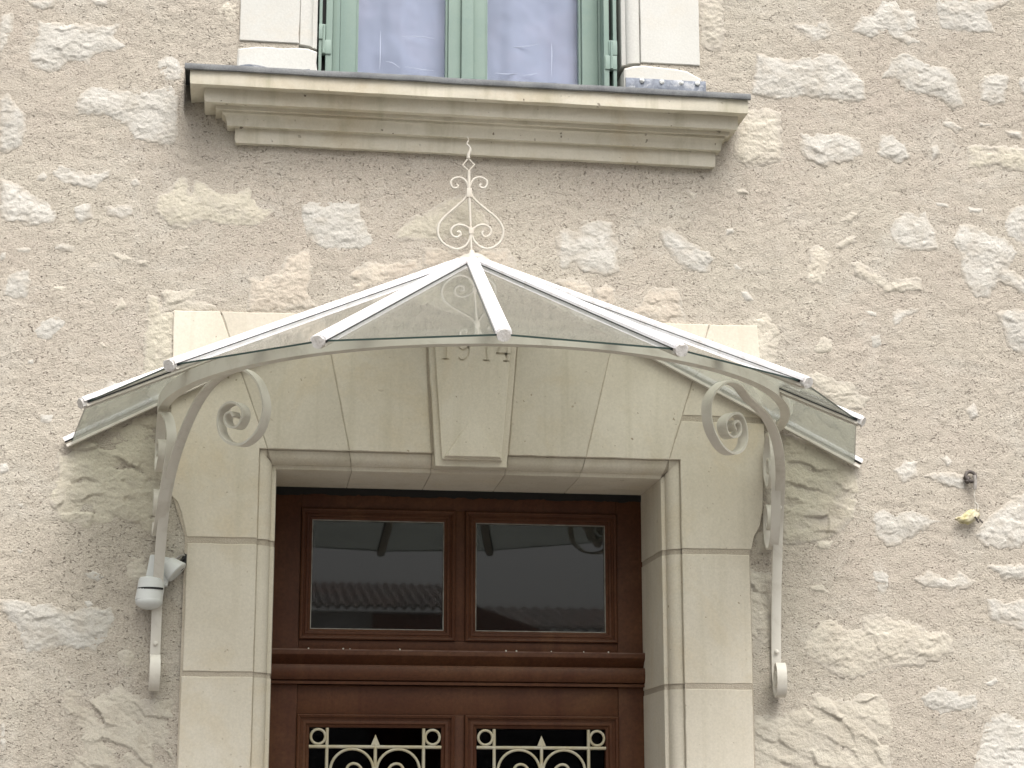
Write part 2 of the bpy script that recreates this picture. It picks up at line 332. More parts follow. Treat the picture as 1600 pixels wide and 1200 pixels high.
STONES = [('w',[(-1472,4267),(-1388,4272),(-1391,4245),(-1425,4236),(-1456,4250)]),('w',[(-1273,4280),(-1216,4283),(-1215,4265),(-1252,4261)]),('w',[(-1556,4206),(-1528,4221),(-1514,4215),(-1516,4153),(-1530,4108),(-1549,4084)]),('w',[(-1433,4196),(-1372,4190),(-1300,4193),(-1218,4193),(-1173,4203),(-1186,4161),(-1147,4123),(-1183,4106),(-1248,4091),(-1267,4056),(-1324,4058),(-1384,4023),(-1435,4029),(-1460,4056),(-1459,4101),(-1431,4147)]),('w',[(-1273,3970),(-1249,3982),(-1198,3972),(-1147,3970),(-1106,3986),(-1055,3982),(-998,3994),(-975,3951),(-968,3863),(-972,3795),(-1047,3793),(-1109,3801),(-1142,3854),(-1214,3883),(-1295,3878),(-1303,3922)]),('w',[(-1046,4080),(-1014,4104),(-976,4091),(-962,4052),(-969,4018),(-1011,4011),(-1036,4030)]),('w',[(-1540,3920),(-1516,3937),(-1489,3907),(-1457,3874),(-1450,3827),(-1461,3772),(-1500,3742),(-1530,3747)]),('w',[(-1412,3666),(-1390,3682),(-1375,3666),(-1385,3650),(-1409,3651)]),('w',[(-1366,3679),(-1347,3702),(-1290,3692),(-1245,3681),(-1181,3693),(-1194,3666),(-1223,3630),(-1254,3641),(-1273,3632),(-1304,3639),(-1349,3658)]),('w',[(-1525,3656),(-1484,3641),(-1422,3606),(-1371,3582),(-1339,3534),(-1348,3515),(-1407,3499),(-1457,3510),(-1517,3518)]),('w',[(-1290,3565),(-1261,3581),(-1235,3582),(-1231,3535),(-1268,3512),(-1284,3528)]),('w',[(-1194,3569),(-1160,3577),(-1110,3584),(-1102,3552),(-1138,3535),(-1179,3542)]),('w',[(-1119,3659),(-1099,3673),(-1084,3654),(-1106,3642)]),('y',[(-965,3684),(-941,3687),(-923,3636),(-910,3673),(-879,3670),(-849,3646),(-827,3636),(-786,3642),(-739,3662),(-717,3628),(-712,3598),(-691,3586),(-659,3598),(-666,3550),(-710,3526),(-762,3530),(-813,3532),(-875,3540),(-935,3512),(-992,3520),(-1039,3583),(-1024,3620),(-990,3637)]),('w',[(-1354,3432),(-1334,3445),(-1278,3439),(-1283,3422),(-1343,3422)]),('w',[(-1462,3423),(-1439,3428),(-1413,3425),(-1422,3410),(-1456,3408)]),('c',[(-1183,3424),(-1153,3425),(-1102,3408),(-1104,3396),(-1128,3390)]),('c',[(-1082,3394),(-1056,3402),(-1051,3383),(-1075,3380)]),('c',[(-952,3445),(-928,3454),(-916,3438)]),('w',[(-1491,3302),(-1477,3334),(-1458,3349),(-1419,3355),(-1411,3315),(-1420,3263),(-1463,3255),(-1489,3270)]),('c',[(-1349,3307),(-1317,3306),(-1297,3299),(-1310,3284),(-1342,3291)]),('w',[(-1398,3149),(-1381,3187),(-1342,3203),(-1302,3194),(-1295,3173),(-1320,3152),(-1358,3123),(-1378,3129)]),('c',[(-1127,3274),(-1116,3253),(-1109,3243),(-1154,3220),(-1178,3205),(-1145,3238)]),('c',[(-1194,3125),(-1180,3130),(-1155,3105),(-1179,3105)]),('c',[(-1002,3304),(-937,3309),(-901,3308),(-892,3277),(-845,3266),(-814,3246),(-884,3237),(-955,3236),(-997,3233)]),('y',[(-1041,3284),(-1007,3281),(-1001,3233),(-957,3236),(-955,3144),(-954,3060),(-1017,3027),(-1048,3005),(-1050,3161)]),('p',[(-730,3353),(-716,3360),(-685,3351),(-655,3380),(-629,3390),(-605,3434),(-574,3446),(-544,3460),(-529,3437),(-528,3383),(-541,3318),(-519,3270),(-621,3249),(-729,3245),(-724,3300)]),('w',[(-572,3604),(-548,3621),(-444,3628),(-377,3626),(-363,3564),(-327,3500),(-358,3470),(-430,3463),(-503,3468),(-545,3501),(-567,3565)]),('y',[(-260,3507),(-244,3540),(-202,3577),(-192,3600),(-171,3590),(-108,3641),(-55,3666),(-2,3639),(30,3603),(52,3571),(30,3537),(-1,3503),(-44,3519),(-107,3503),(-170,3504),(-254,3501)]),('p',[(-169,3420),(-165,3474),(-117,3485),(-43,3468),(10,3477),(115,3490),(137,3443),(137,3400),(41,3417),(-11,3448),(-85,3434),(-144,3410)]),('p',[(-408,3377),(-377,3411),(-346,3427),(-294,3421),(-242,3427),(-228,3424),(-190,3440),(-165,3413),(-210,3385),(-293,3360),(-355,3332),(-407,3313),(-376,3357)]),('w',[(271,3537),(308,3565),(351,3545),(362,3585),(394,3598),(459,3594),(465,3545),(491,3502),(473,3490),(490,3425),(446,3412),(371,3420),(329,3451),(296,3417),(275,3471)]),('w',[(622,3574),(655,3585),(698,3560),(741,3524),(795,3511),(801,3482),(782,3437),(739,3435),(685,3455),(642,3520)]),('p',[(275,3383),(318,3398),(371,3387),(386,3366),(402,3301),(338,3320)]),('p',[(392,3355),(435,3379),(472,3369),(467,3304),(434,3291)]),('p',[(553,3318),(575,3363),(607,3375),(683,3373),(699,3313),(707,3252),(638,3240),(573,3253),(520,3284)]),('w',[(890,3375),(919,3376),(944,3344),(911,3338)]),('c',[(898,3276),(943,3300),(980,3306),(997,3280),(1028,3226),(1015,3149),(970,3104),(920,3124),(924,3255)]),('c',[(888,3728),(911,3734),(932,3719),(892,3715)]),('c',[(723,3718),(751,3708),(740,3687),(725,3696)]),('w',[(852,3589),(874,3595),(880,3577),(851,3567)]),('w',[(871,3469),(886,3470),(903,3449),(877,3448)]),('c',[(775,4408),(861,4414),(863,4319),(850,4237),(800,4227),(776,4244)]),('w',[(1097,4334),(1143,4341),(1188,4339),(1223,4365),(1251,4319),(1221,4289),(1175,4277),(1141,4301)]),('w',[(1313,4323),(1351,4390),(1385,4394),(1414,4425),(1422,4449),(1480,4453),(1502,4425),(1549,4421),(1562,4350),(1510,4330),(1566,4300),(1519,4283),(1462,4308),(1440,4331),(1382,4303),(1359,4314)]),('w',[(1609,4461),(1903,4479),(1854,4447),(1806,4430),(1833,4359),(1778,4346),(1685,4350),(1638,4355),(1625,4414)]),('w',[(973,4225),(1025,4212),(1081,4203),(1138,4218),(1172,4216),(1219,4242),(1275,4226),(1319,4170),(1352,4148),(1354,4078),(1280,4063),(1213,4071),(1145,4079),(1043,4061),(953,4073)]),('w',[(1417,4159),(1459,4237),(1495,4256),(1540,4242),(1597,4217),(1655,4213),(1681,4179),(1705,4074),(1670,4065),(1625,4093),(1568,4106),(1500,4117),(1478,4148),(1445,4165)]),('w',[(1768,4160),(1793,4190),(1840,4200),(1874,4190),(1857,4094),(1810,4080),(1769,4101)]),('w',[(1914,4180),(1933,4198),(1955,4171),(1929,4126),(1916,4145)]),('c',[(881,3857),(893,3927),(929,4016),(1008,4029),(1052,4009),(1051,3832),(924,3816),(891,3840)]),('w',[(1118,3943),(1163,3936),(1186,3946),(1253,3945),(1332,3926),(1341,3880),(1295,3855),(1193,3832),(1148,3852),(1120,3881)]),('w',[(1401,3948),(1447,3955),(1491,3923),(1505,3882),(1465,3852),(1420,3866),(1387,3887)]),('w',[(1582,3916),(1606,3926),(1615,3894),(1584,3870)]),('y',[(1713,3918),(1755,3934),(1801,3927),(1848,3934),(1917,3928),(1950,3888),(1912,3839),(1855,3848),(1810,3869),(1750,3843),(1712,3848)]),('w',[(1621,4011),(1656,4017),(1706,3992),(1677,3972)]),('w',[(1760,4014),(1806,4014),(1801,4004),(1764,4000)]),('w',[(1856,3988),(1909,3986),(1912,3965),(1873,3973)]),('w',[(1420,3614),(1445,3656),(1480,3681),(1524,3665),(1548,3684),(1579,3617),(1591,3549),(1507,3541),(1440,3547)]),('w',[(1641,3585),(1671,3639),(1717,3646),(1772,3614),(1829,3601),(1871,3550),(1834,3492),(1889,3460),(1934,3450),(1886,3403),(1830,3435),(1797,3445),(1759,3387),(1703,3389),(1673,3462),(1665,3530)]),('w',[(1828,3662),(1858,3710),(1905,3723),(1948,3679),(1896,3574),(1840,3606)]),('c',[(1281,3491),(1314,3488),(1380,3450),(1412,3429),(1480,3448),(1530,3445),(1523,3407),(1444,3390),(1399,3395),(1345,3422),(1290,3447)]),('c',[(1118,3417),(1137,3530),(1171,3543),(1214,3511),(1191,3465),(1177,3402)]),('c',[(1227,3552),(1273,3581),(1302,3587),(1295,3559),(1242,3534)]),('c',[(1253,3636),(1288,3672),(1314,3662),(1286,3631)]),('w',[(1786,3332),(1825,3347),(1882,3347),(1923,3270),(1873,3190),(1829,3211),(1805,3277)]),('w',[(1419,3329),(1509,3339),(1501,3317),(1463,3308),(1428,3274),(1413,3295)]),('w',[(1318,3325),(1363,3322),(1366,3300),(1329,3310)]),('c',[(1136,3180),(1171,3231),(1204,3221),(1202,3178),(1158,3169)]),('w',[(1333,3237),(1371,3245),(1376,3206),(1339,3189)]),('c',[(1115,3087),(1145,3110),(1220,3080),(1275,3077),(1285,3038),(1328,3029),(1300,2984),(1239,2983),(1174,3024)]),('c',[(1111,3350),(1147,3356),(1153,3334),(1120,3338)]),('w',[(1584,3720),(1629,3715),(1642,3697),(1594,3704)]),('w',[(1702,3707),(1754,3700),(1749,3689),(1708,3687)]),('w',[(1664,2996),(1687,3018),(1703,2975),(1675,2963)]),('c',[(986,3268),(1012,3269),(1028,3233),(995,3203)]),('Y',[(1028,2890),(1104,2882),(1190,2841),(1270,2779),(1282,2705),(1257,2619),(1201,2565),(1135,2543),(1071,2531),(1017,2530),(1017,2719)]),('c',[(1125,2547),(1185,2544),(1167,2512),(1130,2516)]),('w',[(1401,2782),(1429,2811),(1479,2812),(1481,2763),(1425,2736)]),('w',[(1493,2770),(1559,2780),(1636,2773),(1650,2746),(1623,2724),(1558,2744)]),('w',[(1317,2642),(1356,2653),(1399,2633),(1454,2649),(1551,2615),(1484,2582),(1405,2538),(1362,2527),(1326,2568)]),('w',[(1670,2575),(1717,2630),(1787,2685),(1844,2718),(1896,2655),(1833,2536),(1744,2528),(1690,2544)]),('w',[(1304,2446),(1347,2453),(1370,2432),(1363,2401),(1343,2348),(1324,2400)]),('w',[(1454,2423),(1499,2451),(1542,2435),(1585,2426),(1608,2454),(1655,2417),(1638,2399),(1551,2390),(1486,2397)]),('w',[(1708,2470),(1774,2478),(1829,2472),(1873,2463),(1827,2430),(1760,2423)]),('w',[(1691,2365),(1735,2365),(1756,2345),(1823,2367),(1876,2336),(1817,2262),(1763,2276),(1705,2292)]),('c',[(1071,2210),(1116,2283),(1180,2290),(1210,2253),(1264,2254),(1276,2296),(1331,2311),(1384,2291),(1448,2277),(1500,2247),(1533,2258),(1571,2227),(1568,2186),(1506,2154),(1431,2143),(1334,2132),(1225,2094),(1142,2130),(1080,2170)]),('C',[(897,1975),(990,1992),(1074,2007),(1107,2048),(1160,2038),(1223,2029),(1256,2049),(1341,2050),(1349,1999),(1368,1949),(1346,1919),(1349,1758),(883,1756),(888,1935)]),('w',[(1454,2041),(1514,2083),(1587,2053),(1641,2053),(1649,2002),(1574,2001),(1530,1985),(1467,2011)]),('w',[(1676,2088),(1710,2109),(1724,2093),(1693,2078)]),('w',[(1644,1900),(1666,1982),(1736,1999),(1799,1973),(1850,1922),(1808,1760),(1593,1759)]),('w',[(1562,2830),(1584,2837),(1601,2816),(1583,2802)]),('c',[(1098,2396),(1141,2401),(1162,2374),(1104,2376)]),('C',[(893,2444),(972,2435),(967,2281),(971,2219),(933,2198),(888,2259)]),('c',[(922,2559),(986,2561),(995,2509),(931,2503)]),('c',[(950,2803),(982,2793),(978,2655),(947,2696)]),('Y',[(-1301,2783),(-1263,2800),(-1187,2847),(-1090,2880),(-983,2915),(-960,2792),(-946,2539),(-1026,2524),(-1095,2542),(-1153,2521),(-1211,2534),(-1280,2552),(-1322,2621),(-1296,2682)]),('w',[(-1418,2603),(-1393,2609),(-1394,2589)]),('w',[(-1209,2395),(-1176,2399),(-1131,2386),(-1155,2366),(-1204,2375)]),('c',[(-1077,2447),(-1023,2452),(-1001,2389),(-1039,2358),(-1073,2378)]),('w',[(-1449,2306),(-1402,2313),(-1353,2294),(-1306,2301),(-1247,2276),(-1181,2291),(-1113,2288),(-1101,2239),(-1128,2190),(-1155,2151),(-1232,2169),(-1299,2159),(-1364,2144),(-1380,2187),(-1407,2235),(-1437,2264)]),('w',[(-1201,2306),(-1182,2317),(-1166,2297),(-1184,2283)]),('c',[(-1094,2152),(-1060,2168),(-1030,2143),(-1057,2104),(-1087,2123)]),('C',[(-1255,2044),(-1217,2044),(-1168,2012),(-1102,2036),(-1075,2065),(-1044,2026),(-996,2013),(-919,2014),(-899,1750),(-1221,1749),(-1199,1882),(-1182,1920),(-1231,1948)]),('w',[(-1428,1937),(-1411,1956),(-1409,1861),(-1423,1842)]),('w',[(-1410,2464),(-1385,2461),(-1399,2444)]),('w',[(-1183,2970),(-1145,2998),(-1115,2993),(-1152,2950),(-1191,2939)]),('c',[(-863,4305),(-785,4310),(-783,4220),(-800,4185),(-835,4216),(-861,4260)]),('w',[(-1473,2728),(-1450,2734),(-1443,2708),(-1471,2693)]),('w',[(-1365,2893),(-1316,2888),(-1324,2853),(-1360,2862)]),('w',[(-1409,3061),(-1384,3066),(-1389,3046),(-1407,3047)]),('w',[(-1511,3406),(-1491,3411),(-1494,3386),(-1509,3381)]),('w',[(-1672,4121),(-1582,4138),(-1558,4062),(-1625,4014)]),('w',[(-1648,3390),(-1550,3404),(-1534,3289),(-1620,3265)]),('w',[(-1615,2535),(-1501,2557),(-1476,2439),(-1588,2417)]),('w',[(2037,4343),(2180,4363),(2195,4232),(2051,4200)]),('w',[(1954,3049),(2138,3076),(2101,2877),(1967,2895)])]
rs = random.Random(5)
for _ in range(46):                            # stones of the same wall beyond the edges of the view
    while True:
        cx, cz = rs.uniform(-3.4, 3.6), rs.uniform(.3, 5.4)
        if (cx < -1.85 or cx > 2.12 or cz < 1.5 or cz > 4.5) and abs(cx) > 1.15: break
    a, c_ = rs.uniform(.07, .19), rs.uniform(.04, .1)
    STONES.append(('w', [(int((cx+a*math.cos(t)*rs.uniform(.7, 1.1))*1000), int((cz+c_*math.sin(t)*rs.uniform(.7, 1.1))*1000)) for t in [k*2*math.pi/9 for k in range(9)]]))
for idx, (tone, pts) in enumerate(STONES):
    P = [(x/1000, z/1000) for x, z in pts]
    xs = [p[0] for p in P]; zs = [p[1] for p in P]; big = max(max(xs)-min(xs), max(zs)-min(zs))
    chip = tone in 'YC'; sd_ = 100+idx*7; r_ = random.Random(idx); ang = r_.uniform(-.25, .25)
    if tone == 'C': ang = -.5 if idx % 2 else .25
    small = big < .07
    def hf(X, Z, P=P, sd_=sd_, ang=ang, chip=chip, small=small, big=big):
        s = sdist(X, Z, P)
        wx = X+fbm(X*22, Z*22, sd_+31, 3)*.016; wz = Z+fbm(X*22, Z*22, sd_+32, 3)*.012
        rag = (facets(wx*48, wz*60, sd_+7, 1.0, .8)*.009+fbm(X*75, Z*80, sd_+5, 3, .65)*.007)*(.4 if small else 1)
        s = np.where(s > .022, s, s+rag)
        edge = np.clip(s*.5, -.014, .0024 if not small else .0035)+np.clip((s-.01)*.12, 0, .003)
        u = wx*math.cos(ang)+wz*math.sin(ang); v = -wx*math.sin(ang)+wz*math.cos(ang)
        if chip:
            u = u*.75+(X*math.cos(ang)+Z*math.sin(ang))*.25; v = v*.7+(-X*math.sin(ang)+Z*math.cos(ang))*.3
            rock = facets(u*11, v*23, sd_+1, .0062, .0100)+facets(u*34, v*66, sd_+50, .0016, .0028)
        elif small: rock = facets(u*26, v*40, sd_+1, .0016, .0024)
        else: rock = facets(u*14, v*26, sd_+1, .0024, .0040)+facets(u*46, v*78, sd_+50, .0020, .0034)+facets(X*100, Z*120, sd_+60, .0012, .0020)+fbm(u*6, v*14, sd_+3, 2)*.002
        rock = rock+fbm(X*120, Z*120, sd_+2, 2, .6)*.0010
        fade = np.clip((s-.002)/.018, 0, 1) if not small else np.clip(s/.01, 0, 1)
        return mortar_h(X, Z)*.35+edge+rock*(.25+.75*fade)
    def kp(x, z, h, P=P): 
        return sdist(x, z, P) > -.016
    out = (max(xs) < GX0 or min(xs) > GX1 or min(zs) > GZ1 or max(zs) < GZ0)
    m_ = M[{'C': 'c', 'Y': 'y'}.get(tone, tone)]
    grid_mesh('stone', min(xs)-.018, max(xs)+.018, min(zs)-.018, max(zs)+.018, .012 if out else (.003 if small else .004), hf, kp, m_, wall,
              (lambda x, z, P=P, sd_=sd_, small=small: np.clip(.9-(sdist(x, z, P)+.004)/(.006 if small else .016)+fbm(x*30, z*30, sd_+70, 3)*1.1, 0, .85)*1.0+np.clip(fbm(x*14, z*18, sd_+71, 4, .6)*1.6-.25, 0, .5)))

# ------------------------------------------------------------------ dressed stone blocks
def jitter_outline(poly, step=.035, amp=.0012, seed=0):
    r_ = random.Random(seed); out = []
    n = len(poly)
    for i in range(n):
        ax, az = poly[i]; bx, bz = poly[(i+1) % n]; L = math.hypot(bx-ax, bz-az); k = max(1, int(L/step)); nx, nz = (bz-az)/L, -(bx-ax)/L
        out.append((ax, az))
        for j in range(1, k):
            t = j/k; a = r_.gauss(0, amp); out.append((ax+(bx-ax)*t+nx*a, az+(bz-az)*t+nz*a))
    return out
def inset(poly, d):
    n = len(poly); A = sum(poly[i][0]*poly[(i+1) % n][1]-poly[(i+1) % n][0]*poly[i][1] for i in range(n)); sg = 1 if A > 0 else -1; out = []
    for i in range(n):
        p0, p1, p2 = poly[i-1], poly[i], poly[(i+1) % n]
        e1 = Vector((p1[0]-p0[0], p1[1]-p0[1])).normalized(); e2 = Vector((p2[0]-p1[0], p2[1]-p1[1])).normalized()
        n1 = Vector((-e1.y, e1.x))*sg; n2 = Vector((-e2.y, e2.x))*sg; nn = n1+n2
        if nn.length < .2: nn = n1
        nn.normalize(); k = d/max(.5, nn.dot(n1)); out.append((p1[0]+nn.x*k, p1[1]+nn.y*k))
    return out
def block(mb, poly, yf, yb, bev=.002, seed=0, amp=.0006):
    P = jitter_outline(poly, seed=seed, amp=amp); Q = inset(P, bev); n = len(P)
    v = [(x, yb, z) for x, z in P]+[(x, yf+bev*.8, z) for x, z in P]+[(x, yf, z) for x, z in Q]
    f = [(i, (i+1) % n, n+(i+1) % n, n+i) for i in range(n)]+[(n+i, n+(i+1) % n, 2*n+(i+1) % n, 2*n+i) for i in range(n)]
    f.append(tuple(2*n+i for i in range(n))); return mb.add(v, f)
# moulding profile (distance in from the outer edge, depth y)
PROF = [(0, .006), (.002, .006), (.003, .003)]+[(.003+.040*math.sin(t), .004+.036*(1-math.cos(t))) for t in [k*math.pi/16 for k in range(1, 9)]]+[(.048, .040), (.055, .042), (.057, .05), (.062, .33)]
ML, MR, MT = -.679, .677, 2.797           # outer edge of the moulding
def lint_mould(mb, xa, xb, sa=0, sb_=0, off=0):
    """head moulding from xa to xb; sa, sb_: dx per metre down (joint slant) or 'm' for a mitre"""
    secs = []
    n_ = max(1, int(abs(xb-xa)/.08))
    for i in range(n_+1):
        t = i/n_; ring = []
        for d, y in PROF:
            x0 = xa+(d if sa == 'm' else sa*d*min(1, .062/max(d, .001))); x1 = xb-(d if sb_ == 'm' else -sb_*d)
            ring.append((x0+(x1-x0)*t, y+off, MT-d+off*.7))
        ring += [(ring[-1][0], .33, MT+.02), (ring[0][0], .012+off, MT+.02)]
        secs.append(ring)
    return mb.sweep(None, secs, True, True)
def jamb_mould(mb, side, za, zb, mitre_top=False, off=0):
    xo = ML if side < 0 else MR; secs = []
    for t in (0, .33, .66, 1):
        ring = []
        for d, y in PROF:
            z1 = zb-(d if mitre_top else 0); ring.append((xo-side*(d-off*.7)*1, y+off, za+(z1-za)*t))
        ring += [(xo+side*.03, .33, ring[-1][2]), (xo+side*.03, .012+off, ring[0][2])]
        secs.append(ring)
    return mb.sweep(None, secs, True, True)

sur = thing('door_surround', 'dressed limestone door surround with flat arch, raised keystone dated 1914 and moulded edge', 'door surround')
YF = -.010
G = .0013
def vous(poly, seed, moulds=(), mt='ashlar'):
    mb = MB(); block(mb, poly, YF, .02, seed=seed)
    for kind, a in moulds: (lint_mould if kind == 'l' else jamb_mould)(mb, *a)
    return mb.build('voussoir', M[mt], sur, angle=24)
TOPL = lambda x: 3.236+(x+.961)*(.020/1.907)
# joint lines: (x at top, z top) -> (x at moulding)
JL = [(-.814, -.654), (-.488, -.396), (-.160, -.134)]
JRr = [(.148, .113), (.474, .366), (.783, .640)]
def jx(j, z): return j[1]+(j[0]-j[1])*(z-MT)/(3.245-MT)
# corner blocks
b = MB(); block(b, [(-.961, 3.236), (-.817, 3.238), (jx(JL[0], MT)-G, MT), (ML, MT), (ML, 2.512), (-.895, 2.512), (-.900, 2.535), (-.915, 2.59), (-.928, 2.622), (-.952, 2.645), (-.957, 2.70), (-.959, 3.08)], YF, .02, seed=1)
jamb_mould(b, -1, 2.512, MT, True); lint_mould(b, ML, JL[0][1]-G, 'm', 0); b.build('corner_block', M['ashlar'], sur, angle=24)
b = MB(); block(b, [(.786, 3.254), (.946, 3.256), (.955, 3.05), (.960, 2.945), (jx(JRr[2], 2.945)+G, 2.945)], YF, .02, seed=2); b.build('corner_block', M['ashlar'], sur, angle=24)
b = MB(); block(b, [(jx(JRr[2], 2.925)+G, 2.925), (.960, 2.925), (.960, 2.845), (.945, 2.633), (.935, 2.585), (.915, 2.55), (.905, 2.508), (.677, 2.508), (.677, MT), (JRr[2][1]+G, MT)], YF, .02, seed=3)
jamb_mould(b, 1, 2.508, MT, True); lint_mould(b, JRr[2][1]+G, MR, 0, 'm'); b.build('corner_block', M['ashlar'], sur, angle=24)
def vpoly(j0, j1): return [(j0[0]+G, TOPL(j0[0])), (j1[0]-G, TOPL(j1[0])), (j1[1]-G, MT), (j0[1]+G, MT)]
def sl_(j): return -(j[0]-j[1])/(3.245-MT)
vous(vpoly(JL[0], JL[1]), 11, [('l', (JL[0][1]+G, JL[1][1]-G, sl_(JL[0]), sl_(JL[1])))])
vous(vpoly(JL[1], JL[2]), 12, [('l', (JL[1][1]+G, JL[2][1]-G, sl_(JL[1]), sl_(JL[2])))])
vous(vpoly(JRr[0], JRr[1]), 13, [('l', (JRr[0][1]+G, JRr[1][1]-G, sl_(JRr[0]), sl_(JRr[1])))])
vous(vpoly(JRr[1], JRr[2]), 14, [('l', (JRr[1][1]+G, JRr[2][1]-G, sl_(JRr[1]), sl_(JRr[2])))])
# keystone: body, then the raised tapered face with its bevelled foot and the date cut into it
def sl2(j): return -(j[0]-j[1])/(3.245-MT)
kb = MB(); block(kb, [(-.156, TOPL(-.156)), (.144, TOPL(.144)), (.104, 2.751), (-.124, 2.751)], -.034, .03, seed=21, amp=.0006)
lint_mould(kb, JL[2][1]+G, JRr[0][1]-G, sl2(JL[2]), sl2(JRr[0]))
key = kb.build('keystone', M['ashlar'], sur, angle=24)
kf = MB()
fr_ = [(-.138, TOPL(-.138)-.012), (.124, TOPL(.124)-.012), (.088, 2.772), (-.104, 2.772)]
yk = -.050
P2 = inset(fr_, .004)
# face with a shallow pyramid facet at its foot
v = [(x, -.0335, z) for x, z in fr_]+[(x, yk+.003, z) for x, z in fr_]+[(P2[0][0], yk, P2[0][1]), (P2[1][0], yk, P2[1][1]), (P2[2][0], yk+.004, P2[2][1]), (P2[3][0], yk+.004, P2[3][1])]
v += [(-.004, yk, 2.915), (.078, yk-.008, 2.781), (-.093, yk-.008, 2.781)]
f = [(0,1,5,4),(1,2,6,5),(2,3,7,6),(3,0,4,7),(4,5,9,8),(5,6,10,9),(6,7,11,10),(7,4,8,11)]
f += [(8,9,10,12,11),(12,10,13),(12,13,14),(12,14,11),(14,13,10,11)]
kf.add(v, f); kface = kf.build('raised_face', M['ashlar'], key)
# date digits as cutters
def strip2d(mb, pts, wd, y0, y1):
    P = [Vector((p[0], p[1])) for p in pts]; L_, R_ = [], []
    for i, p in enumerate(P):
        t = (P[min(i+1, len(P)-1)]-P[max(i-1, 0)]).normalized(); n_ = Vector((-t.y, t.x))*wd/2; L_.append(p+n_); R_.append(p-n_)
    ring = L_+R_[::-1]; n = len(ring)
    v = [(q.x, y0, q.y) for q in ring]+[(q.x, y1, q.y) for q in ring]
    f = [(i, (i+1) % n, n+(i+1) % n, n+i) for i in range(n)]+[tuple(range(n)), tuple(range(2*n-1, n-1, -1))]
    mb.add(v, f)
def digit(mb, ch, x, z, h, y0, y1):
    w_ = h*.55; arc = lambda cx, cz, rx, rz, a0, a1, n=14: [(cx+rx*math.cos(R(a0+(a1-a0)*k/n)), cz+rz*math.sin(R(a0+(a1-a0)*k/n))) for k in range(n+1)]
    k = .008; T = lambda P: [(x+px*h, z+pz*h) for px, pz in P]
    if ch == '1':
        strip2d(mb, T([(.0, .04), (.0, 1)]), k, y0, y1); strip2d(mb, T([(-.13, .03), (.13, .03)]), k*.8, y0-.0003, y1); strip2d(mb, T([(-.16, .82), (-.02, .97)]), k*.8, y0-.0005, y1)
    if ch == '9':
        strip2d(mb, T(arc(0, .69, .22, .28, 0, 350, 22)), k*.8, y0, y1); strip2d(mb, T([(.22, .7)]+arc(-.02, .40, .24, .38, 10, -130)), k*.8, y0-.0003, y1)
    if ch == '4':
        strip2d(mb, T([(.12, 1.0), (-.24, .34)]), k*.7, y0, y1); strip2d(mb, T([(-.26, .32), (.28, .32)]), k*.9, y0-.0003, y1); strip2d(mb, T([(.12, .02), (.12, 1.0)]), k, y0-.0005, y1)
        strip2d(mb, T([(0, .03), (.25, .03)]), k*.7, y0-.0007, y1)
for ch, x in zip('1914', (-.096, -.040, .035, .090)):
    mb = MB(); digit(mb, ch, x, 3.094, .085, yk-.004, yk+.0055); cut = mb.build('cutter', M['ashlar'])
    md = kface.modifiers.new('date', 'BOOLEAN'); md.operation = 'DIFFERENCE'; md.object = cut; md.solver = 'EXACT'; md.use_self = True
    bpy.context.view_layer.update()
    dg = bpy.context.evaluated_depsgraph_get(); me2 = bpy.data.meshes.new_from_object(kface.evaluated_get(dg))
    kface.modifiers.clear()
    if len(me2.polygons) > 8: kface.data = me2
    bpy.data.objects.remove(cut)
# jamb blocks
jz = [2.492, 2.098, 2.082, 1.66, 1.645, 1.2, 1.185, .75, .735, .3, .285, 0]
jzr = [2.490, 2.078, 2.060, 1.66, 1.645, 1.2, 1.185, .75, .735, .3, .285, 0]
for side, zz, xo, xi in ((-1, jz, -.896, ML), (1, jzr, .900, MR)):
    for k in range(0, len(zz), 2):
        mb = MB(); o_ = xo+side*random.uniform(-.006, .002)
        a, c_ = sorted((o_, xi)); block(mb, [(a, zz[k+1]), (c_, zz[k+1]), (c_, zz[k]), (a, zz[k])], YF+random.uniform(-.001, .001), .02, seed=31+k+side)
        jamb_mould(mb, side, zz[k+1], zz[k]); mb.build('jamb_block', M['ashlar'], sur, angle=24)
# mortar showing in the joints
mb = MB()
o_ = .0025
mb.add([(x, YF+.0028, z) for x, z in [(-.90,0),(ML,0),(ML,MT),(MR,MT),(MR,0),(.90,0),(.90,2.50),(.93,2.60),(.95,2.9),(.94,3.24),(-.955,3.225),(-.95,2.66),(-.90,2.51)]], [tuple(range(13))])
lint_mould(mb, ML, MR, 'm', 'm', off=.003); jamb_mould(mb, -1, 0, MT, True, off=.003); jamb_mould(mb, 1, 0, MT, True, off=.003)
mb.build('joint_mortar', M['mortar_joint'], sur)

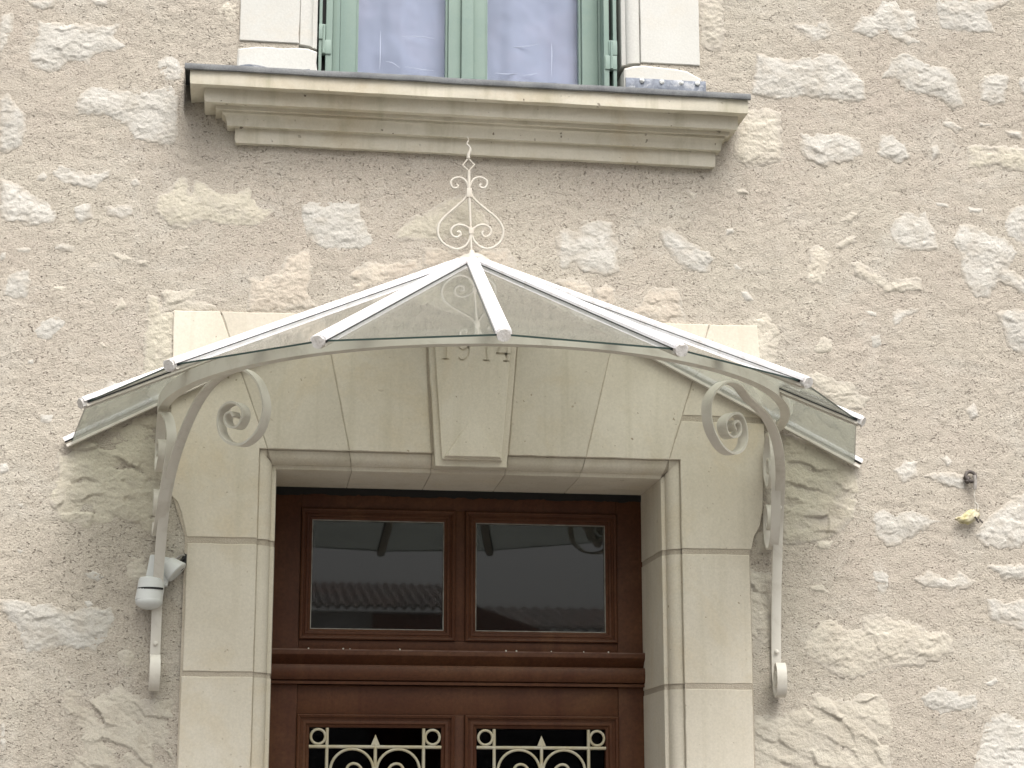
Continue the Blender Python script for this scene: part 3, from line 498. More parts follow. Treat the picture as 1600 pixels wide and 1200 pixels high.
# ------------------------------------------------------------------ window surround above
ws = thing('window_surround', 'pale dressed stone jambs framing the green upstairs window', 'window surround')
for side, xo, xi, xr in ((-1, -.783, -.588, -.527), (1, .770, .566, .507)):
    for k, (z0, z1) in enumerate(((4.163, 4.72), (4.735, 5.3))):
        mb = MB(); a, c_ = sorted((xo, xi)); block(mb, [(a, z0), (c_, z0), (c_, z1), (a, z1)], -.014, .03, seed=51+k+side)
        secs = []
        for z in (z0, z1):
            ring = [(xi+side*0, .0, z), (xi-side*.004, -.004, z)]+[(xi-side*(.004+.042*math.sin(t)), -.006+.024*(1-math.cos(t)), z) for t in [q*math.pi/14 for q in range(0, 8)]]
            ring += [(xr+side*.008, .02, z), (xr, .026, z), (xr, .26, z), (xi+side*.01, .26, z)]; secs.append(ring)
        mb.sweep(None, secs); mb.build('jamb_block', M['ashlar_up'], ws, angle=35)
    mb = MB(); a, c_ = sorted((xo+side*.004, xr)); rr = [(a, 4.03), (c_, 4.03)]
    rr += [(c_, 4.138), (c_-.03, 4.148), (a+.06, 4.146), (a, 4.135)] if side < 0 else [(c_, 4.112), (c_-.05, 4.138), (c_-.13, 4.146), (a+.03, 4.146), (a, 4.135)]
    block(mb, rr, -.012 if side < 0 else -.020, .26, seed=61+side, bev=.006, amp=.002); mb.build('base_block', M['ashlar_up'], ws, angle=35)
    mb = MB(); mb.box(*sorted((xo, xi)), -.008, .1, 4.03, 5.3); mb.box(*sorted((xi-side*.0005, xr+side*.012)), .03, .1, 4.03, 5.3); mb.build('joint_mortar', M['mortar'], ws)
mb = MB(); mb.box(-.9, .9, -.014, .3, 5.3, 5.6, .004).build('lintel', M['ashlar_up'], ws)

# ------------------------------------------------------------------ moulded sill
sill = thing('window_sill', 'deep moulded limestone window sill capped with dark zinc, above the canopy', 'window sill')
PS = [(.172, 3.998), (.172, 3.955), (.170, 3.940), (.128, 3.944), (.128, 3.941), (.127, 3.908), (.123, 3.899), (.092, 3.902), (.092, 3.898), (.091, 3.889), (.072, 3.892), (.072, 3.884)]
PS += [(.072-.014*math.sin(t)-.004*(t/(math.pi/2)), 3.884-.036*(1-math.cos(t))) for t in [k*math.pi/12 for k in range(1, 7)]]
PS += [(.030, 3.850), (.030, 3.845), (.029, 3.808), (.026, 3.800), (-.02, 3.803)]
xl = lambda p: -.788-(p-.03)*1.03; xr_ = lambda p: .812+(p-.03)*.56
NX = 70; secs = []
rj = random.Random(9)
cols = [(-1, .05)]+[(-1, None)]
ring_count = len(PS)
def col_pts(mode, t=None, jit=0):
    out = []
    for i, (p, z) in enumerate(PS):
        dz = jit*(.0016 if 0 < i < ring_count-1 else .0006)
        wob = vn(np.array([(t or 0)*14.0]), np.array([i*.9]), 77)[0]*.0022
        if mode == 'L': out.append((xl(p), .03, z))
        elif mode == 'R': out.append((xr_(p), .03, z))
        else: out.append((xl(p)+(xr_(p)-xl(p))*t, -p+wob*.5, z+wob*.6-.004*(t-.5)))
    out.append((out[-1][0], .03, 3.81)); out.append((out[0][0], .03, 3.998)); return out
secs = [col_pts('L')]+[col_pts('F', k/NX) for k in range(NX+1)]+[col_pts('R')]
# the returns: close ends
mb = MB(); mb.sweep(None, secs, True, True); mb.build('moulded_stone', M['sill'], sill, angle=28)
zc = MB(); secs = []
for k in range(61):
    t = k/60; x = -.952+t*1.850; wz = vn(np.array([t*22.]), np.array([.5]), 5)[0]*.0016; wy = vn(np.array([t*17.]), np.array([3.5]), 6)[0]*.002; zt = 4.012-.004*t
    secs.append([(x, -.182+wy, zt-.006+wz), (x, -.186+wy, zt-.016+wz), (x, -.184+wy, zt-.025+wz), (x, -.178+wy, zt-.027+wz), (x, -.176, 3.9985), (x, .05, 3.9995), (x, .24, 4.01), (x, .24, 4.075), (x, -.02, 4.034), (x, -.165, zt+wz)])
zc.sweep(None, secs); zc.add([(-.955,-.172,4.008),(-.955,.0,4.012),(-.953,-.002,3.90),(-.953,-.10,3.955),(-.953,-.172,3.985)], [(0,1,2,3,4)])
zc.build('zinc_cover', M['zinc'], sill, angle=40)
fl = MB()
for x0, x1, z0, z1, yy in ((.510, .785, 4.075, 4.101, -.024),):
    secs = []
    for k in range(25):
        t = k/24; x = x0+(x1-x0)*t; a = vn(np.array([t*9.]), np.array([1.5]), 8)[0]*.004; secs.append([(x, yy+a, 4.045), (x, yy-.004+a, 4.085), (x, yy+a, z1), (x, yy+.02, z1), (x, yy+.02, 4.045)])
    fl.sweep(None, secs)
fl.build('flashing', M['lead'], sill, angle=40)
fl = MB(); secs = []
for k in range(25):
    t = k/24; x = -.79+.24*t; a = vn(np.array([t*9.]), np.array([2.5]), 8)[0]*.005; z1 = 4.066+a+.010*math.sin(t*7); secs.append([(x, -.018+a, 4.04), (x, -.022+a, z1), (x, .0, z1), (x, .0, 4.04)])
fl.sweep(None, secs); fl.build('flashing', M['lead'], sill, angle=40)
for x in (.565, .633, .700, .757):
    d = MB(); bm = bmesh.new(); bmesh.ops.create_icosphere(bm, subdivisions=2, radius=.0075)
    d.add([(v.co.x*1.2+x, v.co.y*.5-.029, v.co.z+4.091+random.uniform(-.003, .003)) for v in bm.verts], [[v.index for v in f.verts] for f in bm.faces]); bm.free()
    d.build('lime_dab', M['plastic'], sill, angle=60)

# ------------------------------------------------------------------ upstairs window
win = thing('casement_window', 'green painted double casement window with glass panes in front of lilac curtains', 'window')
WT = 5.25; Z0 = 3.995
def vbar(x0, x1, y0, y1, nm, par=win, m='green', b=.003): return MB().box(x0, x1, y0, y1, Z0, WT, b).build(nm, M[m], par, angle=40)
# fixed frame, casement stiles
vbar(-.472, -.447, .105, .20, 'frame_post'); vbar(-.4465, -.392, .112, .19, 'casement_stile')
vbar(.386, .4415, .112, .19, 'casement_stile'); vbar(.442, .474, .105, .20, 'frame_post')
vbar(-.077, -.034, .115, .19, 'casement_stile'); vbar(-.0335, .0085, .098, .19, 'cover_bead', b=.005); vbar(.009, .051, .115, .19, 'casement_stile')
for x0, x1 in ((-.3915, -.3835), (-.0855, -.0775), (.0515, .0595), (.3775, .3855)): vbar(x0, x1, .128, .16, 'glazing_bead', b=.002)
MB().box(-.472, .474, .105, .20, 4.0, 4.05).build('bottom_rail', M['green'], win); MB().box(-.472, .474, .105, .20, WT, WT+.05).build('top_rail', M['green'], win)
MB().box(-.383, -.086, .146, .150, 4.05, WT).build('glass_pane', M['wpane'], win); MB().box(.060, .377, .146, .150, 4.05, WT).build('glass_pane', M['wpane'], win)
MB().box(-.527, -.472, .16, .20, Z0, WT).build('frame_post', M['green'], win); MB().box(.474, .507, .16, .20, Z0, WT).build('frame_post', M['green'], win)
for nm, x0, x1, sg, lb in (('curtain', -.40, -.065, 1, 'lilac curtain with a pale vertical crease behind the left window panes'), ('curtain', .045, .395, 2, 'lilac curtain with fine pale creases behind the right window pane')):
    X, Z = np.meshgrid(np.linspace(x0, x1, 60), np.linspace(4.0, WT, 140))
    Y = .192+.016*fbm(X*9, Z*1.2, 30+sg, 3)+.010*np.sin(X*30+Z*2.5+sg)+.008*fbm(X*8+Z*4, Z*7-X*3, 60+sg, 3)
    hz = [(4.175, .10), (4.28, .06), (4.33, .0)]
    i = np.arange(139)[:, None]*60+np.arange(59)[None, :]
    cu = np_obj(nm, np.stack([X, Y, Z], -1).reshape(-1, 3), np.stack([i, i+1, i+61, i+60], -1).reshape(-1, 4), M['curtain']); tag(cu, lb, 'curtain')
    def crease(pts):
        mb = MB(); mb.tube([(x, .170, z) for x, z in crom2(pts)], lambda t: .0004+.0011*math.sin(math.pi*t), 5); o = mb.build('crease', M['crease'], cu, angle=60)
    def crom2(pts): return [(p.x, p.z) for p in crom([(a, 0, c) for a, c in pts], 4)]
    if sg == 1:
        crease([(-.306, 4.16), (-.305, 4.22), (-.306, 4.30)]); crease([(-.285, 4.190), (-.262, 4.186), (-.238, 4.170)]); crease([(-.22, 4.175), (-.16, 4.168), (-.12, 4.166)]); crease([(-.23, 4.285), (-.17, 4.288), (-.12, 4.284)])
    else:
        crease([(.288, 4.17), (.29, 4.25), (.289, 4.29)]); crease([(.09, 4.17), (.13, 4.168), (.17, 4.172)]); crease([(.185, 4.166), (.215, 4.170), (.24, 4.178)]); crease([(.15, 4.268), (.19, 4.272), (.24, 4.285)])
# folded shutters pressed in the reveals, seen by their edges
for side, x0, x1, lb in ((-1, -.521, -.4735, 'narrow folded green shutter in the left reveal of the window'), (1, .4755, .5015, 'narrow folded green shutter in the right reveal of the window')):
    sh = thing('folded_shutter', lb, 'shutter', 'folded shutters in the window reveals')
    if side < 0: leaves = ((-.5205, -.5105), (-.4975, -.4755))
    else: leaves = ((.4480, .4660), (.4800, .4925))
    y0 = .035
    for a, c_ in leaves: MB().box(a, c_, y0, .155 if side<0 or a > .47 else .10, Z0, WT, .0015).build('leaf', M['green'], sh, angle=40)
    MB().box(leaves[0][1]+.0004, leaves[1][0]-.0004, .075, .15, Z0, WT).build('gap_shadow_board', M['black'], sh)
    for zb in (4.15, 4.80):
        q = (leaves[0][0]-.001, leaves[0][1]+.012) if side < 0 else (leaves[0][1]-.001, leaves[1][1]+.001)
        q2 = (leaves[0][1]+.0005, leaves[1][1]-.004) if side < 0 else (leaves[0][0]+.003, leaves[1][1])
        MB().box(q[0], q[1], y0-.005, y0+.02, zb+.052, zb+.105, .002).build('hinge_plate', M['green'], sh, angle=40)
        MB().box(q2[0], q2[1], y0-.005, y0+.02, zb, zb+.050, .002).build('hinge_plate', M['green'], sh, angle=40)
        xm = (leaves[0][1]+leaves[1][0])/2
        MB().tube([(xm, y0-.006, zb+.002), (xm, y0-.006, zb+.100)], .0045, 8).build('hinge_pin', M['green'], sh, angle=50)

# rooms behind the openings
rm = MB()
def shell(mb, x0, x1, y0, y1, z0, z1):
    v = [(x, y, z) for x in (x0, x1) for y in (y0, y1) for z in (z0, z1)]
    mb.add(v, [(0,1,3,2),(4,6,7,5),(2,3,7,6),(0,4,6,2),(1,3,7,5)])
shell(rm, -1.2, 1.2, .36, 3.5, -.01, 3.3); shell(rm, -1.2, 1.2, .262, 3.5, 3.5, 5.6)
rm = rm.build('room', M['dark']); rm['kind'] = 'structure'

# ------------------------------------------------------------------ the door
door = thing('front_door', 'brown varnished wooden front door with two glazed lights above and cream iron grilles below', 'door')
YD = .33
b = MB(); b.box(-.64, -.53, YD, YD+.07, 0, 2.76, .002); b.box(.53, .645, YD, YD+.07, 0, 2.76, .002); b.box(-.5295, .5295, YD+.001, YD+.07, 2.668, 2.76, .002)
b.build('door_frame', M['door'], door, angle=40)
b = MB(); b.box(-.0165, .0165, YD+.002, YD+.06, 2.2325, 2.6675, .002); b.build('mullion', M['door'], door, angle=40)
b = MB(); b.box(-.5295, .5295, YD+.001, YD+.06, 2.198, 2.232, .002); b.build('light_bottom_rail', M['door'], door, angle=40)
def moulded_frame(x0, x1, z0, z1, wd, name, y=YD):
    """picture-frame moulding stepping down towards the glass"""
    pr = [(0, .0015), (0, -.006), (.004, -.009), (.010, -.006), (.012, .001), (wd*.45, .004), (wd*.55, .002), (wd*.72, .003), (wd*.80, .010), (wd, .014), (wd, .045), (0, .045)]
    secs = []
    for cx, cz, sx, sz in ((x0, z0, 1, 1), (x1, z0, -1, 1), (x1, z1, -1, -1), (x0, z1, 1, -1), (x0, z0, 1, 1)):
        secs.append([(cx+sx*d, y+dy, cz+sz*d) for d, dy in pr])
    mb = MB(); mb.sweep(None, secs, True, False); return mb
for x0, x1 in ((-.529, -.017), (.017, .529)):
    f_ = moulded_frame(x0, x1, 2.233, 2.667, .036, 'f').build('light_frame', M['door'], door, angle=35)
    b = MB(); pr = .0028
    for q in ((x0+.036, x1-.036, 2.2690, 2.2690+pr), (x0+.036, x1-.036, 2.631-pr, 2.631), (x0+.036, x0+.036+pr, 2.272, 2.628), (x1-.036-pr, x1-.036, 2.272, 2.628)): b.box(q[0], q[1], YD+.016, YD+.022, q[2], q[3])
    b.build('putty', M['putty'], f_); MB().box(x0+.0365, x1-.0365, YD+.0225, YD+.0265, 2.2695, 2.6305).build('glass_pane', M['pane'], f_)
mb = MB(); secs = []                               # ragged near-black strip: painted shadow gap between frame and stone head
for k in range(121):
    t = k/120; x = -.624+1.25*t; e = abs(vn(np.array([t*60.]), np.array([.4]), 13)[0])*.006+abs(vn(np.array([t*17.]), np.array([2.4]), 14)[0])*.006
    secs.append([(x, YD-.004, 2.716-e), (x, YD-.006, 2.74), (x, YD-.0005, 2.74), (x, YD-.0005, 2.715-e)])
mb.sweep(None, secs).build('painted_gap_shadow', M['dark'], door)
# transom cornice
pr = [(.06, 2.1975), (-.030, 2.1975), (-.032, 2.194), (-.032, 2.182), (-.026, 2.176), (-.018, 2.170), (-.010, 2.160), (-.006, 2.152)]
pr += [(-.020-.012*math.sin(t)-.0, 2.126+.026*math.cos(t)) for t in [k*math.pi/8 for k in range(1, 8)]]+[(-.012, 2.099), (-.020, 2.097), (-.020, 2.088), (.06, 2.088)]
b = MB(); b.sweep(None, [[(x, YD+y, z) for y, z in pr] for x in (-.632, -.2, .2, .634)]); tr = b.build('transom_moulding', M['door'], door, angle=30)
b = MB(); secs = []
for k in range(41):
    t = k/40; x = -.628+1.256*t; e = .0025+.0025*abs(vn(np.array([t*30.]), np.array([.3]), 3)[0]); secs.append([(x, YD-.0325, 2.1965-e*.3), (x, YD-.032, 2.1985+e*.4), (x, YD, 2.199), (x, YD, 2.1965)])
b.sweep(None, secs).build('dust', M['ledge_dust'], tr)
for k in range(16):                                    # crumbs of mortar on the ledge
    x = random.uniform(-.6, .6); s_ = random.uniform(.0015, .004); MBx = MB(); bm = bmesh.new(); bmesh.ops.create_icosphere(bm, subdivisions=1, radius=s_)
    if k < 9: MBx.add([(v.co.x+x, v.co.y+YD-.031, v.co.z+2.2005) for v in bm.verts], [[v.index for v in f.verts] for f in bm.faces]); MBx.build('crumb', M['string'], tr)
    bm.free()
# lower leaf
leaf = MB(); LT = 2.086
leaf.box(-.5295, .5295, YD+.003, YD+.05, 1.993, LT, .002); leaf.box(-.0165, .0165, YD+.003, YD+.05, 1.101, 1.9925, .002); leaf.box(-.5295, .5295, YD+.003, YD+.05, .02, 1.10, .002)
leaf = leaf.build('door_leaf', M['door'], door, angle=40)
for x0, x1 in ((-.529, -.017), (.017, .529)):
    moulded_frame(x0, x1, 1.101, 1.992, .041, 'f').build('panel_moulding', M['door'], leaf, angle=35)
    MB().box(x0+.0415, x1-.0415, YD+.036, YD+.040, 1.143, 1.950).build('glass_pane', M['lpane'], leaf)
    moulded_frame(x0+.02, x1-.02, .2, .95, .035, 'f', YD-.001).build('panel_moulding', M['door'], leaf, angle=35)
MB().tube([(.47, YD-.05, 1.02), (.56, YD-.05, 1.02)], .01, 10).build('handle', M['galv'], leaf)
# grilles
for gx in (-.529+.041, .017+.041):
    W_ = .43; zt = 1.949; zb = 1.144; yg = YD+.012
    gr = MB()
    def T(P, r=.0052, cl=False): gr.tube([(gx+p[0], yg, p[1]) for p in P], r, 8, cl)
    xa, xb, zz = .058, W_-.058, 1.889
    for x in (xa, xb): T([(x, zt), (x, zb)], .0055)
    for z in (zz, zb+.06): T([(0, z), (W_, z)], .0055)
    for cx in (.029, W_-.029):
        for cz in (1.921, zb+.03): T([(cx+.0235*math.cos(2*math.pi*k/24), cz+.0235*math.sin(2*math.pi*k/24)) for k in range(24)], .0045, True)
    T([(W_/2, 1.898), (W_/2, zb+.10)], .0055)
    cz0 = 1.812
    for sgn in (-1, 1):
        cx = W_/2+sgn*.075; r0 = .070
        for zc_, fl_ in ((cz0, 1), (zb+.14, -1)):
            P = [(cx-sgn*r0, zc_-fl_*.10), (cx-sgn*r0, zc_-fl_*.04)]+[(cx-sgn*r0*math.cos(math.pi*k/16), zc_+fl_*r0*math.sin(math.pi*k/16)) for k in range(0, 17)]
            P += [(cx+sgn*r0*math.exp(-k*.075)*math.cos(-k*.32), zc_+fl_*r0*math.exp(-k*.075)*math.sin(-k*.32)) for k in range(1, 30)]
            T(P, .0045)
    T([(W_/2, 1.45), (W_/2+.08, 1.54), (W_/2, 1.63), (W_/2-.08, 1.54)], .005, True)
    go = gr.build('grille', M['grille'], leaf, angle=60)
    sp = MB(); x = gx+W_/2; a, h_ = .014, .034; z = 1.895
    sp.add([(x-a, yg-.004, z), (x+a, yg-.004, z), (x, yg-.001, z+h_), (x-a, yg+.004, z), (x+a, yg+.004, z), (x, yg+.001, z+h_)], [(0,1,2),(5,4,3),(0,3,4,1),(1,4,5,2),(2,5,3,0)]); sp.build('spike', M['grille'], go)

# ------------------------------------------------------------------ glass canopy
can = thing('glass_canopy', 'fan shaped glass canopy on cream wrought iron brackets over the front door', 'canopy')
AP = Vector((-.012, -.015, 3.440))
ZE = 2.795
EP = [Vector(p) for p in ((-1.263,-.016,ZE),(-1.175,-.620,ZE),(-.923,-1.111,ZE),(-.557,-1.419,ZE),(-.117,-1.547,ZE),(.339,-1.461,ZE),(.752,-1.157,ZE),(1.053,-.690,ZE),(1.264,-.016,ZE))]
for i in range(8):
    a, b_ = EP[i], EP[i+1]
    A1 = AP+(a-AP)*.03; B1 = AP+(b_-AP)*.03; n = (b_-a).cross(AP-a).normalized()
    if n.z < 0: n = -n
    lo = [A1, B1, AP+(b_-AP)*.995, AP+(a-AP)*.995]; lo = [p-n*.0 for p in lo]; hi = [p+n*.0048 for p in lo]
    mb = MB(); mb.add(lo+hi, [(0,1,2,3),(7,6,5,4),(0,4,5,1),(1,5,6,2),(3,7,4,0)]); pane = mb.build('glass_pane', M['canopy_glass'], can)
    e = MB(); q = [lo[3], lo[2], hi[2], hi[3]]; dd = (lo[2]-lo[1]).normalized()*.0015
    e.add([p+dd*.2 for p in q]+[p+dd for p in q], [(0,1,2,3),(7,6,5,4),(0,4,5,1),(1,5,6,2),(2,6,7,3),(3,7,4,0)]); e.build('glass_edge', M['glass_edge'], pane)
for i, e in enumerate(EP):
    d = (e-AP).normalized(); W = d.cross(Vector((0, 0, 1))).normalized(); U = W.cross(d).normalized()
    if U.z < 0: U = -U
    L0 = AP+d*(.045 if i not in (0, 8) else .03); L1 = e+d*.012
    def bar(prof, name, m, par, a=L0, b_=L1):
        mb = MB(); mb.sweep(None, [[p+W*x+U*y for x, y in prof] for p in (a, b_)]); return mb.build(name, M[m], par, angle=35)
    k = .62 if i in (0, 8) else 1.0
    capp = [(-.020*k, .0065), (-.0195*k, .014), (-.015*k, .0185), (-.007*k, .0205), (.007*k, .0205), (.015*k, .0185), (.0195*k, .014), (.020*k, .0065)]
    if i in (0, 8):
        sg = 1 if i == 0 else -1
        W = W if (W.x*0+W.y) < 0 else -W; capp = [(-.004, .0095), (-.004, .022), (.004, .0255), (.012, .024), (.018, .016), (.018, .0095)][::-1]
        body = bar(capp, 'glazing_bar', 'alu', can)
        bar([(0, .0093), (0, .0075), (.016, .0075), (.016, .0093)], 'gasket', 'gasket', body)
        bar([(-.002, -.0005), (-.002, -.009), (.016, -.009), (.016, -.0005)], 'wall_channel', 'iron', body)
    else:
        body = bar(capp, 'glazing_bar', 'alu', can)
        bar([(-.017, .0063), (.017, .0063), (.017, -.0015), (-.017, -.0015)], 'gasket', 'gasket', body, L0, L1-d*.010)
        bar([(-.0145, -.002), (.0145, -.002), (.0145, -.009), (.004, -.011), (.004, -.015), (-.004, -.015), (-.004, -.011), (-.0145, -.009)], 'lower_tee', 'iron', body, L0, L1-d*.006)
        # lumpy painted end cap
        bm = bmesh.new(); bmesh.ops.create_cone(bm, cap_ends=True, segments=14, radius1=.0165, radius2=.0170, depth=.020); r_ = random.Random(i)
        vs = []
        for v in bm.verts:
            q = L1+d*(v.co.z-.004)+W*(v.co.x+r_.gauss(0, .0012))+U*(v.co.y*.9+.004+r_.gauss(0, .0012)); vs.append(q)
        MB().add(vs, [[v.index for v in f.verts] for f in bm.faces]).build('end_cap', M['cap'], body, angle=50); bm.free()
# crown piece where the bars meet, bent over the top
cr = MB(); secs = []
for k in range(21):
    t = k/20*2-1; x = AP.x+t*.075; z = AP.z+.006-.030*t*t
    secs.append([(x, AP.y-.090+.04*t*t, z-.020), (x, AP.y-.086+.04*t*t, z-.006), (x, AP.y+.01, z+.008), (x, AP.y+.012, z-.01)])
cr.sweep(None, secs).build('crown_plate', M['finial'], can, angle=40)
cr = MB()
for k in range(9):
    a = math.pi*k/8; cr.v.append((AP.x+.055*math.cos(a)*1.1, AP.y-.055*math.sin(a), AP.z-.004))
cr.v.append((AP.x, AP.y-.0, AP.z+.022)); cr.f += [(k, k+1, 9) for k in range(8)]+[tuple(range(8, -1, -1))]
cr.build('crown_cone', M['alu'], can)
# hoop of angle iron
HA, HB, HZ = 1.0, 1.10, 2.888
hoop = MB(); secs = []; sec2 = []
for k in range(97):
    a = math.pi*k/96; p = Vector((-HA*math.cos(a)+.0, -HB*math.sin(a)-.002, 0)); nrm = Vector((-math.cos(a)/HA, -math.sin(a)/HB, 0)).normalized()
    rx = [(0, 0), (0, .042), (-.006, .042), (-.006, .0055), (-.030, .0055), (-.030, 0)]
    secs.append([(p.x+nrm.x*o_, p.y+nrm.y*o_, HZ+z) for o_, z in rx])
hoop.sweep(None, secs); hoop.build('hoop', M['iron'], can, angle=35)

# brackets: strap follows a curved vertical surface in plan
def plan_fn(side, a0=0, a1=42, S_=.65, x0=.977):
    s = np.linspace(-.15, 1.3, 400); a = np.radians(np.interp(s, [0, S_], [a0, a1])); ds = s[1]-s[0]
    X = np.cumsum(np.sin(a))*ds; Y = -np.cumsum(np.cos(a))*ds; i = np.argmin(abs(s)); X -= X[i]; Y -= Y[i]; X = side*(x0-X)
    def f_(sv): return float(np.interp(sv, s, X)), float(np.interp(sv, s, Y))
    return f_
def strap(pts, side, name, parent, wd=.031, th=.0065, off=0.0, taper_end=True, sub=6):
    pf = plan_fn(side); P = crom([(a, 0, c) for a, c in pts], sub); secs = []
    n = len(P)
    for i, p in enumerate(P):
        def pos(q): x, y = pf(q.x); return Vector((x, y, q.z))
        c0 = pos(p); t = (pos(P[min(i+1, n-1)])-pos(P[max(i-1, 0)])).normalized()
        x1, y1 = pf(p.x-.01); x2, y2 = pf(p.x+.01); h = Vector((x2-x1, y2-y1, 0)).normalized(); Wd = Vector((h.y, -h.x, 0)); N_ = t.cross(Wd).normalized()
        c0 = c0+Wd*off; w_ = wd/2; h_ = th/2
        secs.append([c0+Wd*w_+N_*h_, c0+Wd*(w_-.001)+N_*(h_+.0006), c0-Wd*(w_-.001)+N_*(h_+.0006), c0-Wd*w_+N_*h_, c0-Wd*w_-N_*h_, c0+Wd*w_-N_*h_])
    mb = MB(); mb.sweep(None, secs); return mb.build(name, M['iron'], parent, angle=35)
LPT = [(0.464,2.8621),(0.5629,2.9065),(0.657,2.9125),(0.7227,2.8745),(0.7565,2.8211),(0.7638,2.7701),(0.7397,2.718),(0.6855,2.6899),(0.6316,2.6967),(0.5906,2.7246),(0.5739,2.7608),(0.578,2.796),(0.6035,2.8149),(0.6398,2.8153),(0.6729,2.7957),(0.6794,2.7687),(0.6592,2.7434),(0.6266,2.7459),(0.606,2.7637),(0.6079,2.7841),(0.6301,2.7885),(0.6417,2.7738)]
RPT = [(0.641,2.8717),(0.7133,2.901),(0.7898,2.898),(0.8531,2.8676),(0.8962,2.8294),(0.9081,2.7947),(0.8998,2.7513),(0.8706,2.7189),(0.8251,2.6938),(0.7622,2.6889),(0.7074,2.7129),(0.6836,2.75),(0.6923,2.7896),(0.7182,2.8107),(0.7559,2.8092),(0.7993,2.7888),(0.8163,2.7657),(0.8018,2.7404),(0.765,2.7365),(0.7266,2.7556),(0.7252,2.7814),(0.7463,2.7879),(0.7657,2.7744),(0.7532,2.7587)]
foot = [(.046, 2.062), (.054, 2.052), (.056, 2.040), (.048, 2.030), (.036, 2.030), (.028, 2.042), (.030, 2.066), (.048, 2.080), (.068, 2.070), (.075, 2.045), (.066, 2.018), (.042, 2.004), (.018, 2.014), (.006, 2.045)]
foot = [(.008+(a-.006)*1.15, 2.092+(c_-2.045)*1.35) for a, c_ in foot]
low_l = [(.010, 2.16), (.022, 2.24), (.045, 2.33), (.083, 2.42), (.128, 2.505), (.183, 2.595), (.263, 2.69), (.365, 2.785)]
low_r = [(.008, 2.16), (.016, 2.24), (.030, 2.33), (.050, 2.42), (.075, 2.505), (.112, 2.595), (.190, 2.69), (.325, 2.775), (.49, 2.84)]
SC = [(.115, 2.745), (.095, 2.760), (.102, 2.785), (.138, 2.788), (.162, 2.765), (.156, 2.728), (.115, 2.702), (.070, 2.708), (.036, 2.74), (.026, 2.79), (.048, 2.84), (.100, 2.872), (.170, 2.868), (.232, 2.835), (.266, 2.79), (.268, 2.74), (.240, 2.67), (.196, 2.60), (.150, 2.545), (.100, 2.512), (.050, 2.508), (.010, 2.535), (-.002, 2.585), (.016, 2.632), (.056, 2.648), (.088, 2.625), (.086, 2.588), (.062, 2.570), (.044, 2.588)]
for side, up_pts in ((-1, LPT), (1, RPT)):
    ls = 1 if side < 0 else .72
    bk = strap(foot+(low_l if side < 0 else low_r)+list(up_pts), side, 'bracket', can)
    strap([(a*ls, c_) for a, c_ in SC], side, 'scroll', bk, wd=.030, off=.013 if side > 0 else .010)
    pf = plan_fn(side)
    for s_, z_ in ((.203 if side < 0 else .136, 2.625), (.012, 2.18)):
        x, y = pf(s_+.004); bm = bmesh.new(); bmesh.ops.create_icosphere(bm, subdivisions=2, radius=.0075)
        MB().add([(v.co.x+x, v.co.y*.6+y-.004, v.co.z+z_) for v in bm.verts], [[v.index for v in f.verts] for f in bm.faces]).build('rivet', M['iron'], bk, angle=60); bm.free()
# finial
FIN = {'stem': [(-0.0182,3.4213),(-0.0206,3.475),(-0.0236,3.5614),(-0.0276,3.6428),(-0.0291,3.7194)],'hl': [(-0.0298,3.6564),(-0.0391,3.6287),(-0.0651,3.6003),(-0.1014,3.566),(-0.1245,3.5352),(-0.1284,3.5026),(-0.111,3.4711),(-0.0694,3.453),(-0.0382,3.4661),(-0.0228,3.4965),(-0.0255,3.5207),(-0.0438,3.5334),(-0.0673,3.534),(-0.0854,3.518),(-0.0827,3.4993),(-0.067,3.4924),(-0.0551,3.5016),(-0.0583,3.5122),(-0.0666,3.5097)],'hr': [(-0.0277,3.6565),(-0.0129,3.6272),(0.0186,3.5987),(0.0607,3.5652),(0.0817,3.5336),(0.0833,3.5066),(0.0713,3.479),(0.0374,3.4586),(0.0034,3.4679),(-0.0165,3.4968),(-0.0135,3.5212),(0.0032,3.5355),(0.0267,3.5382),(0.044,3.5238),(0.0409,3.5058),(0.0242,3.4975),(0.0148,3.509),(0.0215,3.5168)],'sl': [(-0.0309,3.6618),(-0.0367,3.6807),(-0.0499,3.6937),(-0.0683,3.6955),(-0.0839,3.6866),(-0.088,3.6727),(-0.0811,3.661),(-0.0681,3.6606),(-0.0644,3.6684),(-0.0708,3.6725)],'sr': [(-0.0267,3.662),(-0.0184,3.6843),(-0.0053,3.6975),(0.0131,3.6995),(0.0289,3.6904),(0.031,3.6773),(0.0237,3.6649),(0.0106,3.6654),(0.0069,3.6718),(0.0131,3.6765)],'dia': [(-0.0291,3.7194),(-0.0491,3.7392),(-0.0309,3.7632),(-0.0108,3.7422),(-0.0291,3.7194)],'fl': [(-0.0309,3.7632),(-0.0304,3.777),(-0.0242,3.7911),(-0.0284,3.8047),(-0.0358,3.8126),(-0.0306,3.8266),(-0.036,3.8402)]}
FY = -.09
fi = bpy.data.objects
def ft(P, r, name='curl', par=None, n=8, k=5, cl=False):
    P3 = crom([(x, FY, z) for x, z in P], k); return MB().tube([(p.x, p.y, p.z) for p in P3], r, n).build(name, M['finial'], par, angle=60)
stem = ft(FIN['stem'], lambda t: .0065 if t < .1 else (.0042 if t < .62 else .0058), 'finial', can)
for kx in ('hl', 'hr'): ft(FIN[kx], .0042, 'heart_scroll', stem)
for kx in ('sl', 'sr'): ft(FIN[kx], .0040, 'top_curl', stem)
d_ = FIN['dia']; MB().tube([(x, FY, z) for x, z in d_[:-1]], .0036, 6, True).build('diamond', M['finial'], stem, angle=60)
ft(FIN['fl'], lambda t: .0050*(1-t)+.0014, 'flame', stem)
